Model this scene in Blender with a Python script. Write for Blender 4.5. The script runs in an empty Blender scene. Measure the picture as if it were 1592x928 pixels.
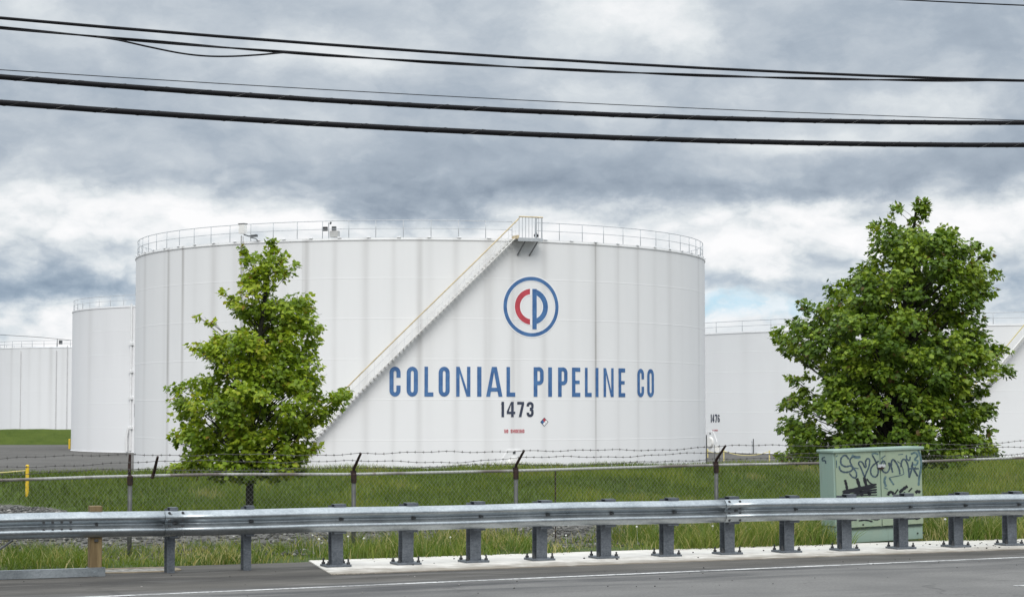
import bpy, math, random
import numpy as np
from mathutils import Vector
rnd = random.Random(7)
rng = np.random.default_rng(11)
S = bpy.context.scene
COL = S.collection
pi = math.pi
# ---------------------------------------------------------------- camera model
W0, H0, F, YH, CAMZ = 1592, 928, 3080.0, 636.0, 2.05
PITCH = math.atan((YH - H0 / 2) / F)
CP, SP = math.cos(PITCH), math.sin(PITCH)
FLOOR = -2.33                      # level of the tank yard
def ray(px, py):
    a, w = (px - W0 / 2) / F, (H0 / 2 - py) / F
    return Vector((a, CP - w * SP, SP + w * CP))
def at(px, py, Y):
    d = ray(px, py)
    return Vector((0, 0, CAMZ)) + d * (Y / d.y)
def at_z(px, py, z):
    d = ray(px, py)
    return Vector((0, 0, CAMZ)) + d * ((z - CAMZ) / d.z)
TH = math.radians(22.4)            # the road runs at this angle across the view
CT, ST = math.cos(TH), math.sin(TH)
def uv(X, Y): return CT * X + ST * Y, -ST * X + CT * Y
def xy(u, v): return CT * u - ST * v, ST * u + CT * v
def at_v(px, py, v):
    d = ray(px, py)
    t = v / (-ST * d.x + CT * d.y)
    return Vector((0, 0, CAMZ)) + d * t
# ---------------------------------------------------------------- helpers
class MB:
    def __init__(s): s.v = []; s.f = []
    def add(s, vs, fs):
        o = len(s.v); s.v += [tuple(p) for p in vs]; s.f += [tuple(i + o for i in f) for f in fs]
        return s
    def box(s, c, size, ax=None):
        c = Vector(c); X, Y, Z = ax if ax else (Vector((1, 0, 0)), Vector((0, 1, 0)), Vector((0, 0, 1)))
        h = [k / 2 for k in size]
        vs = [c + X * (i * h[0]) + Y * (j * h[1]) + Z * (k * h[2]) for i in (-1, 1) for j in (-1, 1) for k in (-1, 1)]
        return s.add(vs, [(0, 1, 3, 2), (4, 6, 7, 5), (0, 4, 5, 1), (2, 3, 7, 6), (0, 2, 6, 4), (1, 5, 7, 3)])
    def tube(s, pts, r, n=8, cap=True, closed=False):
        pts = [Vector(p) for p in pts]; m = len(pts)
        rs = r if isinstance(r, (list, tuple)) else [r] * m
        vs = []; up = None
        for i, p in enumerate(pts):
            if closed: t = pts[(i + 1) % m] - pts[i - 1]
            else: t = pts[min(i + 1, m - 1)] - pts[max(i - 1, 0)]
            if t.length < 1e-9: t = Vector((0, 0, 1))
            t.normalize()
            if up is None:
                up = Vector((0, 0, 1)) if abs(t.z) < .9 else Vector((1, 0, 0))
            a = up - t * up.dot(t)
            if a.length < 1e-6: a = Vector((1, 0, 0)) - t * t.x
            a.normalize(); up = a; b = t.cross(a)
            vs += [p + (a * math.cos(2 * pi * k / n) + b * math.sin(2 * pi * k / n)) * rs[i] for k in range(n)]
        fs = []
        for i in range(m if closed else m - 1):
            j = (i + 1) % m
            fs += [(i * n + k, i * n + (k + 1) % n, j * n + (k + 1) % n, j * n + k) for k in range(n)]
        if cap and not closed:
            fs += [tuple(range(n - 1, -1, -1)), tuple((m - 1) * n + k for k in range(n))]
        return s.add(vs, fs)
    def lathe(s, prof, n, c=(0, 0, 0), a0=0, a1=2 * pi):
        full = abs(a1 - a0 - 2 * pi) < 1e-6
        m = n if full else n + 1
        vs = [(c[0] + r * math.sin(a0 + (a1 - a0) * i / n), c[1] - r * math.cos(a0 + (a1 - a0) * i / n), c[2] + z) for i in range(m) for r, z in prof]
        k = len(prof)
        fs = [(i * k + j, ((i + 1) % m) * k + j, ((i + 1) % m) * k + j + 1, i * k + j + 1) for i in range(n) for j in range(k - 1)]
        return s.add(vs, fs)
    def extrude(s, prof, A, B, ex, ez, cap=True):     # profile (a, b) swept from A to B
        A, B = Vector(A), Vector(B); k = len(prof)
        vs = [P + ex * a + ez * b for P in (A, B) for a, b in prof]
        fs = [(j, (j + 1) % k, k + (j + 1) % k, k + j) for j in range(k)]
        if cap: fs += [tuple(range(k - 1, -1, -1)), tuple(range(k, 2 * k))]
        return s.add(vs, fs)
    def build(s, name, mat, parent=None, smooth=False, bevel=0, auto=None):
        me = bpy.data.meshes.new(name); me.from_pydata(s.v, [], s.f); me.update()
        o = bpy.data.objects.new(name, me); COL.objects.link(o)
        me.materials.append(mat)
        if smooth: me.polygons.foreach_set('use_smooth', [True] * len(me.polygons))
        if bevel:
            b = o.modifiers.new('bevel', 'BEVEL'); b.width = bevel; b.segments = 2; b.limit_method = 'ANGLE'
        if parent is not None: o.parent = parent
        return o
def np_mesh(name, V, loops, sizes, mat, parent=None, tint=None, smooth=False):
    me = bpy.data.meshes.new(name)
    me.vertices.add(len(V)); me.vertices.foreach_set('co', np.asarray(V, np.float32).ravel())
    me.loops.add(len(loops)); me.loops.foreach_set('vertex_index', np.asarray(loops, np.int32))
    sizes = np.asarray(sizes, np.int32); st = np.concatenate([[0], np.cumsum(sizes)[:-1]]).astype(np.int32)
    me.polygons.add(len(sizes)); me.polygons.foreach_set('loop_start', st); me.polygons.foreach_set('loop_total', sizes)
    if smooth: me.polygons.foreach_set('use_smooth', np.ones(len(sizes), bool))
    if tint is not None:
        a = me.attributes.new('tint', 'FLOAT', 'POINT'); a.data.foreach_set('value', np.asarray(tint, np.float32))
    me.update(); me.validate()
    o = bpy.data.objects.new(name, me); COL.objects.link(o); me.materials.append(mat)
    if parent is not None: o.parent = parent
    return o
def tag(o, label=None, cat=None, group=None, kind=None):
    if label: o['label'] = label
    if cat: o['category'] = cat
    if group: o['group'] = group
    if kind: o['kind'] = kind
    return o
def empty(name, loc=(0, 0, 0), rz=0):
    o = bpy.data.objects.new(name, None); COL.objects.link(o); o.location = loc; o.rotation_euler = (0, 0, rz); o.empty_display_size = .2
    return o
def copy_tree(o, parent=None):
    c = o.copy(); COL.objects.link(c)
    if parent is not None: c.parent = parent
    for ch in [x for x in o.children]: copy_tree(ch, c)
    return c
# ---------------------------------------------------------------- materials
class NT:
    def __init__(s, name):
        s.m = bpy.data.materials.new(name); s.m.use_nodes = True; s.t = s.m.node_tree; s.n = s.t.nodes
        s.bs = s.n['Principled BSDF']; s.out = s.n['Material Output']
    def N(s, ty, **k):
        n = s.n.new(ty)
        for a, b in k.items():
            if a.startswith('i_'):
                key = a[2:]; key = int(key) if key.isdigit() else key
                n.inputs[key].default_value = b
            else: setattr(n, a, b)
        return n
    def L(s, a, b): s.t.links.new(a, b)
    def inp(s, n, i, v):
        if hasattr(v, 'node'): s.L(v, n.inputs[i])
        elif v is not None: n.inputs[i].default_value = v
    def math(s, op, a, b=None, c=None, clamp=False):
        n = s.N('ShaderNodeMath', operation=op); n.use_clamp = clamp
        s.inp(n, 0, a); s.inp(n, 1, b); s.inp(n, 2, c); return n.outputs[0]
    def mix(s, f, a, b, blend='MIX'):
        n = s.N('ShaderNodeMix', data_type='RGBA', blend_type=blend); n.clamp_factor = True
        s.inp(n, 0, f); s.inp(n, 6, a if hasattr(a, 'node') else (*a, 1)); s.inp(n, 7, b if hasattr(b, 'node') else (*b, 1)); return n.outputs[2]
    def noise(s, vec, scale, detail=4, rough=.55, dist=0):
        n = s.N('ShaderNodeTexNoise'); s.inp(n, 'Vector', vec); s.inp(n, 'Scale', scale); s.inp(n, 'Detail', detail); s.inp(n, 'Roughness', rough); s.inp(n, 'Distortion', dist)
        return n.outputs['Fac']
    def mr(s, v, a, b, c=0, d=1, smooth=False):
        n = s.N('ShaderNodeMapRange'); n.interpolation_type = 'SMOOTHSTEP' if smooth else 'LINEAR'
        s.inp(n, 0, v); s.inp(n, 1, a); s.inp(n, 2, b); s.inp(n, 3, c); s.inp(n, 4, d); return n.outputs[0]
    def mapping(s, vec, scale=(1, 1, 1), rot=(0, 0, 0)):
        n = s.N('ShaderNodeMapping'); s.inp(n, 0, vec); n.inputs['Scale'].default_value = scale; n.inputs['Rotation'].default_value = rot; return n.outputs[0]
    def obj(s): return s.N('ShaderNodeTexCoord').outputs['Object']
    def pos(s): return s.N('ShaderNodeNewGeometry').outputs['Position']
    def bump(s, h, strength=.3, dist=.02):
        n = s.N('ShaderNodeBump'); s.inp(n, 'Height', h); n.inputs['Strength'].default_value = strength; n.inputs['Distance'].default_value = dist
        s.L(n.outputs[0], s.bs.inputs['Normal']); return n
    def col(s, c): s.inp(s.bs, 'Base Color', c if hasattr(c, 'node') else (*c, 1))
    def set(s, **k):
        for a, b in k.items(): s.inp(s.bs, a.replace('_', ' '), b)
        return s
def plain(name, c, rough=.6, metal=0, var=.18, scale=6, c2=None, bump=0):
    m = NT(name); o = m.obj()
    f = m.mr(m.noise(o, scale, 6), .3, .7)
    m.col(m.mix(f, [x * (1 - var) for x in c], c2 or [min(1, x * (1 + var)) for x in c])); m.set(Roughness=rough, Metallic=metal)
    if bump: m.bump(m.noise(o, scale * 8, 4), bump, .01)
    return m.m
def sep(m, v):
    n = m.N('ShaderNodeSeparateXYZ'); m.L(v, n.inputs[0]); return n.outputs

def tank_material(name, nvent, phase, strong=(), base=(.80, .80, .80), amount=.5, height=14.9, courses=6, seed=0.):
    m = NT(name); o = m.obj(); x, y, z = sep(m, o)
    phi = m.math('ARCTAN2', x, m.math('MULTIPLY', y, -1))
    t = m.math('MULTIPLY_ADD', phi, nvent / (2 * pi), -phase * nvent / 360)
    # wobble the streaks a little as water wanders
    wob = m.noise(m.mapping(o, (.4, .4, .5)), 1.0, 2)
    t2 = m.math('ADD', t, m.math('MULTIPLY', m.math('SUBTRACT', wob, .5), .05))
    idx = m.math('FLOOR', m.math('ADD', t2, .5)); fr = m.math('SUBTRACT', t2, idx)
    wn = m.N('ShaderNodeTexWhiteNoise', noise_dimensions='1D'); m.L(m.math('ADD', idx, seed), wn.inputs['W'])
    a = m.math('POWER', wn.outputs['Value'], 1.9)
    wid = m.math('MULTIPLY_ADD', wn.outputs['Value'], .10, .10)
    g = m.math('POWER', m.math('DIVIDE', fr, wid), 2); g = m.math('EXPONENT', m.math('MULTIPLY', g, -1))
    zz = m.math('DIVIDE', z, height)
    fade = m.mr(zz, 0, 1, .35, 1)
    brk = m.mr(m.noise(m.mapping(o, (1, 1, .12)), 1.2, 5), .35, .65, .55, 1)
    stre = m.math('MULTIPLY', m.math('MULTIPLY', m.math('MULTIPLY', g, a), fade), brk)
    tot = m.math('MULTIPLY', stre, amount)
    for ang, w, s in strong:
        q = m.math('POWER', m.math('DIVIDE', m.math('SUBTRACT', phi, math.radians(ang)), w), 2)
        q = m.math('MULTIPLY', m.math('EXPONENT', m.math('MULTIPLY', q, -1)), m.math('MULTIPLY', brk, s))
        tot = m.math('MAXIMUM', tot, m.math('MULTIPLY', q, m.mr(zz, 0, .5, .55, 1)))
    # fine vertical washing
    cyl = m.N('ShaderNodeCombineXYZ'); m.L(m.math('MULTIPLY', phi, 60), cyl.inputs[0]); m.L(m.math('MULTIPLY', z, .12), cyl.inputs[2])
    fine = m.noise(cyl.outputs[0], 1.0, 6, .65)
    cyl2 = m.N('ShaderNodeCombineXYZ'); m.L(m.math('MULTIPLY', phi, 14), cyl2.inputs[0]); m.L(m.math('MULTIPLY', z, .18), cyl2.inputs[2])
    broad = m.noise(cyl2.outputs[0], 1.0, 4, .55)
    # welded plates differ slightly
    row = m.math('FLOOR', m.math('MULTIPLY', zz, courses * .9999))
    pl = m.math('FLOOR', m.math('ADD', m.math('MULTIPLY', phi, 3.2), m.math('MULTIPLY', row, .37)))
    w2 = m.N('ShaderNodeTexWhiteNoise', noise_dimensions='2D'); cc = m.N('ShaderNodeCombineXYZ'); m.L(row, cc.inputs[0]); m.L(pl, cc.inputs[1]); m.L(cc.outputs[0], w2.inputs['Vector'])
    tone = m.math('ADD', m.math('MULTIPLY', m.math('SUBTRACT', w2.outputs['Value'], .5), .05), m.math('MULTIPLY', m.math('SUBTRACT', broad, .5), .22))
    tone = m.math('ADD', tone, m.math('MULTIPLY', m.math('SUBTRACT', fine, .5), .12))
    dirt = m.mr(m.math('ADD', m.math('MULTIPLY', m.math('SUBTRACT', zz, .42), .26), tone), 0, .35, 0, .36)
    c = m.mix(dirt, base, (.55, .55, .555))
    c = m.mix(tot, c, (.30, .285, .27))
    # weld seams: a slightly paler line at each course
    fz = m.math('SUBTRACT', m.math('FRACT', m.math('ADD', m.math('MULTIPLY', zz, courses), .5)), .5)
    line = m.math('LESS_THAN', m.math('ABSOLUTE', fz), .012)
    c = m.mix(m.math('MULTIPLY', line, .12), c, (.86, .86, .86))
    m.col(c); m.set(Roughness=.55, Specular_IOR_Level=.25)
    m.bump(m.noise(o, .8, 2), .15, .03)
    return m.m

M = {}
M['tank'] = tank_material('tank_paint', 68, 3.82, strong=((35.6, .0046, .78), (-18.2, .010, .48), (-18.9, .004, .3), (2.2, .010, .42), (-52.8, .009, .62), (-47.6, .007, .70), (18.8, .010, .30), (24.8, .011, .26), (-7.3, .012, .28), (-2.4, .009, .2), (8.6, .010, .24), (-12.9, .009, .2), (13.9, .010, .22), (41, .008, .2), (46.3, .008, .26)), amount=.36)
M['tank_b'] = tank_material('tank_paint_clean', 40, 1.0, base=(.80, .80, .81), amount=.28, seed=31.)
M['tank_c'] = tank_material('tank_paint_stained', 60, 2.0, base=(.77, .775, .785), amount=.34, seed=77.)
M['tank_d'] = tank_material('tank_paint_plain', 90, 0, base=(.79, .795, .80), amount=.12, height=12.2, seed=5.)
M['white'] = plain('white_paint', (.76, .76, .76), .5, 0, .06, 3)
M['offwhite'] = plain('tread_paint', (.78, .77, .745), .6, 0, .1, 3)
M['railgrey'] = plain('galvanised_rail', (.46, .48, .50), .5, .2, .12, 5)
M['downpipe'] = plain('weathered_pipe_paint', (.60, .60, .60), .6, 0, .1, 3)
M['tan'] = plain('weathered_yellow_paint', (.60, .49, .31), .6, 0, .2, 4)
M['yellow'] = plain('yellow_paint', (.72, .48, .03), .5, 0, .15, 8)
M['paleyellow'] = plain('pale_yellow_paint', (.70, .60, .25), .5, 0, .12, 8)
M['darkgrey'] = plain('dark_steel', (.10, .105, .11), .5, .3, .2, 8)
M['midgrey'] = plain('grey_steel', (.17, .175, .18), .5, .2, .2, 8)
M['black'] = plain('black_plastic', (.02, .02, .022), .5, 0, .2, 8)
M['boxgrey'] = plain('grey_box_paint', (.45, .45, .44), .55, 0, .1, 4)
M['blue'] = plain('faded_blue_paint', (.036, .115, .30), .6, 0, .1, 2.2, c2=(.075, .185, .39))
M['red'] = plain('faded_red_paint', (.47, .055, .075), .6, 0, .15, 2)
M['navy'] = plain('dark_number_paint', (.035, .045, .075), .6, 0, .2, 2)
M['halo'] = plain('fresh_white_paint', (.82, .82, .83), .55, 0, .03, 2)
M['rust'] = plain('rusty_steel', (.020, .014, .013), .75, .2, .4, 14, c2=(.055, .026, .020))
M['fencegrey'] = plain('galvanised_pipe', (.085, .088, .085), .55, .25, .25, 10)
def pipe_mat():
    m = NT('weathered_top_rail'); o = m.obj()
    f = m.mr(m.noise(m.mapping(o, (.7, .7, .7)), 1.0, 3), .48, .56)
    f2 = m.mr(m.noise(o, 3.1, 3), .66, .74)
    c = m.mix(f, (.50, .50, .48), (.20, .17, .16)); c = m.mix(f2, c, (.12, .035, .02)); m.col(c); m.set(Roughness=.6, Metallic=.15); return m.m
M['toprail'] = pipe_mat()
M['wire'] = plain('galvanised_wire', (.24, .26, .23), .5, .3, .25, 20)
M['barb'] = plain('rusty_barbed_wire', (.085, .08, .078), .7, .2, .4, 20)
def galv(name, a, b, rough=.42, metal=.55):
    m = NT(name); o = m.obj()
    n1 = m.noise(o, 2.2, 5); n2 = m.noise(m.mapping(o, (1, 1, 3)), 14, 4); vor = m.N('ShaderNodeTexVoronoi'); m.L(o, vor.inputs['Vector']); vor.inputs['Scale'].default_value = 55
    f = m.math('ADD', m.math('MULTIPLY', n1, .55), m.math('ADD', m.math('MULTIPLY', n2, .3), m.math('MULTIPLY', sep(m, vor.outputs['Color'])[0], .15)))
    c = m.mix(m.mr(f, .35, .68), a, b); c = m.mix(m.mr(m.noise(m.mapping(o, (1.2, 1.2, 6)), 1.1, 6, .7), .55, .72, 0, .4), c, [k * .55 for k in a]); c = m.mix(m.mr(m.noise(m.mapping(o, (.6, .6, 9)), 2.3, 5, .7), .66, .74, 0, .5), c, (.62, .63, .63)); m.col(c); m.set(Roughness=m.mr(n1, .3, .7, rough - .06, rough + .12), Metallic=metal); return m.m
M['beam'] = galv('galvanised_beam', (.29, .32, .34), (.47, .505, .525), .33, .85)
M['post'] = galv('galvanised_post', (.085, .097, .113), (.19, .21, .235), .5, .4)
M['bolt'] = plain('bolt_steel', (.06, .062, .066), .5, .4, .2, 20)
def wood():
    m = NT('treated_timber'); o = m.obj()
    n = m.noise(m.mapping(o, (22, 22, 1.6)), 1, 5, .6, .6); n2 = m.noise(o, 4, 3)
    c = m.mix(m.mr(n, .35, .65), (.11, .072, .030), (.235, .170, .080)); c = m.mix(m.mr(n2, .5, .8, 0, .4), c, (.22, .17, .11)); m.col(c); m.set(Roughness=.8); m.bump(n, .3, .004); return m.m
M['wood'] = wood()
def asphalt():
    m = NT('asphalt'); p = m.pos(); X, Y, Z = sep(m, p)
    u = m.math('ADD', m.math('MULTIPLY', X, CT), m.math('MULTIPLY', Y, ST)); v = m.math('ADD', m.math('MULTIPLY', X, -ST), m.math('MULTIPLY', Y, CT))
    cmb = m.N('ShaderNodeCombineXYZ'); m.L(u, cmb.inputs[0]); m.L(v, cmb.inputs[1]); q = cmb.outputs[0]
    agg = m.noise(q, 90, 3, .7); agg2 = m.noise(q, 28, 4, .7); big = m.noise(q, .7, 5)
    tyre = m.noise(m.mapping(q, (.28, 2.1, 1)), 1, 5, .6, .5); patch = m.noise(m.mapping(q, (.22, .8, 1)), 1.3, 4)
    c = m.mix(m.mr(agg2, .3, .7), (.120, .117, .112), (.205, .20, .192))
    c = m.mix(m.mr(agg, .55, .75, 0, .6), c, (.27, .27, .27))
    c = m.mix(m.mr(big, .38, .68, 0, .5), c, (.085, .084, .083))
    # dark, oily band just inside the edge line
    d = m.math('SUBTRACT', v, m.math('MULTIPLY_ADD', u, .066, 21.77 - .066 * 4.1))
    inner = m.math('MULTIPLY', m.mr(d, -1.9, -.25, 0, 1, True), m.mr(tyre, .42, .62))
    c = m.mix(m.math('MULTIPLY', inner, .9), c, (.052, .052, .054))
    # shoulder: dark brownish dirty asphalt between line and slab
    sh = m.mr(m.math('ADD', d, m.math('MULTIPLY', m.math('SUBTRACT', patch, .5), .9)), .15, .75, 0, 1, True)
    shc = m.mix(m.mr(patch, .35, .65), (.045, .042, .039), (.105, .098, .088)); shc = m.mix(m.mr(agg, .58, .76, 0, .5), shc, (.2, .19, .17))
    shc = m.mix(m.mr(m.noise(m.mapping(q, (.5, 3, 1)), 1.6, 5), .55, .68, 0, .5), shc, (.17, .16, .145))
    c = m.mix(sh, c, shc)
    # hairline cracks, sealed patches and oil drips
    cw = m.math('MULTIPLY', m.math('SUBTRACT', m.noise(q, 1.6, 5, .65), .5), 1.6); cx_ = m.N('ShaderNodeCombineXYZ'); m.L(m.math('ADD', u, cw), cx_.inputs[0]); m.L(m.math('ADD', v, m.math('MULTIPLY', cw, .5)), cx_.inputs[1])
    vc = m.N('ShaderNodeTexVoronoi', feature='DISTANCE_TO_EDGE'); m.L(m.mapping(cx_.outputs[0], (.22, .5, 1)), vc.inputs['Vector']); vc.inputs['Scale'].default_value = 1.0
    crack = m.math('MULTIPLY', m.mr(vc.outputs['Distance'], .004, .016, 1, 0), m.mr(m.noise(q, .5, 3), .48, .6))
    c = m.mix(m.math('MULTIPLY', crack, .35), c, (.035, .034, .033))
    c = m.mix(m.mr(m.noise(m.mapping(q, (.7, 1.4, 1)), 2.6, 5, .6), .64, .74, 0, .55), c, (.06, .059, .058))
    c = m.mix(m.mr(m.noise(m.mapping(q, (.15, .9, 1)), 2.1, 5, .6), .56, .72, 0, .45), c, (.235, .23, .22))
    m.col(c); m.set(Roughness=.85, Specular_IOR_Level=.3); m.bump(m.math('ADD', agg, agg2), .5, .008); return m.m
M['asphalt'] = asphalt()
def concrete():
    m = NT('concrete'); p = m.pos()
    n = m.noise(p, 3, 6, .6); n2 = m.noise(p, 40, 3, .7); n3 = m.noise(p, 1.1, 4)
    X, Y, Z = sep(m, p); v = m.math('ADD', m.math('MULTIPLY', X, -ST), m.math('MULTIPLY', Y, CT)); u = m.math('ADD', m.math('MULTIPLY', X, CT), m.math('MULTIPLY', Y, ST))
    c = m.mix(m.mr(n, .3, .7), (.55, .525, .485), (.70, .675, .63)); c = m.mix(m.mr(n2, .55, .75, 0, .5), c, (.70, .68, .64))
    front = m.math('SUBTRACT', v, m.math('MULTIPLY_ADD', u, .0265, 23.38))
    edge = m.mr(m.math('ADD', front, m.math('MULTIPLY', m.math('SUBTRACT', n, .5), 1.7)), .1, 1.15, .95, 0, True)
    c = m.mix(edge, c, (.25, .22, .18)); c = m.mix(m.mr(n3, .56, .7, 0, .35), c, (.30, .27, .23))
    m.col(c); m.set(Roughness=.9); m.bump(n2, .3, .006); return m.m
M['concrete'] = concrete()
def paintline():
    m = NT('road_paint'); p = m.pos(); n = m.noise(p, 16, 5, .7); n2 = m.noise(p, 1.3, 4)
    f = m.math('ADD', m.mr(n, .46, .68), m.mr(n2, .42, .70, 0, .75))
    m.col(m.mix(f, (.66, .66, .65), (.20, .20, .20))); m.set(Roughness=.8); return m.m
M['paint'] = paintline()
def ground_mat():
    m = NT('yard_ground'); p = m.pos(); X, Y, Z = sep(m, p)
    u = m.math('ADD', m.math('MULTIPLY', X, CT), m.math('MULTIPLY', Y, ST)); v = m.math('ADD', m.math('MULTIPLY', X, -ST), m.math('MULTIPLY', Y, CT))
    wob = m.math('MULTIPLY', m.math('SUBTRACT', m.noise(p, .9, 5), .5), 1.2)
    # gravel
    g1 = m.noise(p, 9, 5, .7); vo = m.N('ShaderNodeTexVoronoi'); m.L(p, vo.inputs['Vector']); vo.inputs['Scale'].default_value = 22
    gc = m.mix(m.mr(sep(m, vo.outputs['Color'])[0], .1, .9), (.07, .068, .066), (.19, .186, .18)); gc = m.mix(m.mr(g1, .4, .65, 0, .6), gc, (.10, .09, .075))
    # soil + grass under the blades
    gr = m.mix(m.mr(m.noise(p, 1.7, 6), .3, .7), (.040, .066, .011), (.082, .118, .020)); gr = m.mix(m.mr(m.noise(p, 12, 4, .7), .45, .7, 0, .5), gr, (.022, .045, .01))
    # yard floor: dark grey stone dust
    fl = m.mix(m.mr(m.noise(m.mapping(p, (.3, .3, .3)), .5, 6, .65), .3, .7), (.088, .084, .079), (.135, .13, .122)); fl = m.mix(m.mr(m.noise(p, 3.5, 4, .7), .5, .75, 0, .5), fl, (.18, .175, .165))
    vb = m.math('ADD', m.math('MINIMUM', m.math('MULTIPLY', m.math('MAXIMUM', m.math('SUBTRACT', 7.3, u), 0), 4.0), 5.6), 38.2)
    grassy = m.mr(m.math('SUBTRACT', m.math('ADD', v, wob), vb), -.25, .25, 0, 1, True)
    verge = m.mr(m.math('ADD', v, wob), 27.6, 27.0, 0, .8, True)
    c = m.mix(verge, gc, gr); c = m.mix(grassy, c, gr)
    c = m.mix(m.mr(m.math('ADD', v, wob), 53.5, 54.5), c, fl)
    m.col(c); m.set(Roughness=.95, Specular_IOR_Level=.15); m.bump(m.math('ADD', g1, vo.outputs['Distance']), .5, .03); return m.m
M['ground'] = ground_mat()
def turf():
    m = NT('turf'); p = m.pos()
    c = m.mix(m.mr(m.noise(m.mapping(p, (1, 1, 2)), .5, 8, .7), .3, .7), (.045, .072, .010), (.085, .115, .020)); c = m.mix(m.mr(m.noise(p, 2.5, 5, .75), .5, .7, 0, .6), c, (.085, .115, .03))
    m.col(c); m.set(Roughness=.95, Specular_IOR_Level=.1); m.bump(m.noise(p, 2, 6, .7), 1, .2); return m.m
M['turf'] = turf()
def leafy(name, stops, trans=.35, rough=.5, tc=(.16, .26, .02)):
    m = NT(name); a = m.N('ShaderNodeAttribute', attribute_name='tint'); r = m.N('ShaderNodeValToRGB'); m.L(a.outputs['Fac'], r.inputs[0])
    e = r.color_ramp.elements; e[0].position, e[0].color = stops[0][0], (*stops[0][1], 1); e[1].position, e[1].color = stops[-1][0], (*stops[-1][1], 1)
    for p, c in stops[1:-1]:
        k = e.new(p); k.color = (*c, 1)
    m.L(r.outputs[0], m.bs.inputs['Base Color']); m.set(Roughness=rough, Specular_IOR_Level=.35)
    t = m.N('ShaderNodeBsdfTranslucent'); mx = m.N('ShaderNodeMixShader', i_0=trans)
    tm = m.mix(1.0, r.outputs[0], (2.0, 1.9, .9), 'MULTIPLY'); m.L(tm, t.inputs[0])
    m.L(m.bs.outputs[0], mx.inputs[1]); m.L(t.outputs[0], mx.inputs[2]); m.L(mx.outputs[0], m.out.inputs[0]); return m.m
M['leaf_a'] = leafy('young_maple_leaf', ((0, (.060, .112, .008)), (.5, (.180, .270, .016)), (.85, (.36, .43, .036)), (1, (.26, .17, .035))), .30)
M['leaf_b'] = leafy('dark_maple_leaf', ((0, (.034, .074, .008)), (.5, (.110, .185, .016)), (.88, (.26, .345, .030)), (1, (.13, .09, .03))), .24)
M['blade'] = leafy('grass_blade', ((0, (.042, .066, .006)), (.55, (.098, .148, .013)), (.9, (.20, .225, .038)), (1, (.20, .19, .08))), .25, .6)
M['weed'] = leafy('weed_blade', ((0, (.042, .080, .011)), (.5, (.092, .148, .022)), (.85, (.165, .205, .042)), (.93, (.32, .29, .12)), (1, (.40, .36, .19))), .3, .6)
M['stone'] = leafy('stone', ((0, (.035, .035, .034)), (.6, (.12, .117, .112)), (.93, (.24, .235, .22)), (1, (.42, .40, .38))), 0, .9)
M['clod'] = leafy('dirt_clod', ((0, (.012, .011, .011)), (.8, (.035, .032, .03)), (1, (.09, .08, .06))), 0, .9)
M['puff'] = plain('dandelion_fluff', (.72, .72, .68), .9)
M['bark'] = plain('bark', (.035, .032, .026), .9, 0, .4, 20, bump=.6)
def cable_mat():
    m = NT('cable_jacket'); m.col((.006, .006, .008)); m.set(Roughness=.6, Specular_IOR_Level=.2); return m.m
M['cable'] = cable_mat()
M['lash'] = plain('lashing_wire', (.055, .055, .055), .5, .5, .1, 5)
def cabinet_mat(name, base, dirty):
    m = NT(name); o = m.obj(); n = m.noise(o, 2.2, 6, .6); n2 = m.noise(m.mapping(o, (9, 9, 1.4)), 1, 5, .65); n3 = m.noise(o, 30, 3)
    c = m.mix(m.mr(n, .35, .7, 0, .8), base, dirty); c = m.mix(m.mr(n2, .56, .75, 0, .5), c, [k * .62 for k in dirty]); c = m.mix(m.mr(n3, .66, .76, 0, .5), c, [k * .5 for k in base])
    m.col(c); m.set(Roughness=.6); return m.m
M['cab'] = cabinet_mat('sage_green_paint', (.235, .335, .295), (.265, .335, .275))
M['cabdoor'] = cabinet_mat('faded_door_paint', (.235, .315, .235), (.29, .335, .235))
M['ink'] = plain('graffiti_ink', (.030, .050, .075), .6, 0, .4, 14, c2=(.06, .10, .13))
M['inkblue'] = plain('graffiti_blue_ink', (.045, .10, .13), .6, 0, .4, 12, c2=(.12, .20, .21))
M['inkblack'] = plain('graffiti_black_paint', (.008, .009, .014), .5, 0, .3, 12)
M['seam'] = plain('gap_shade_and_bolt_paint', (.03, .045, .04), .8)  # near-black paint: shade of the gap below the doors, and plinth bolts
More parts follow.
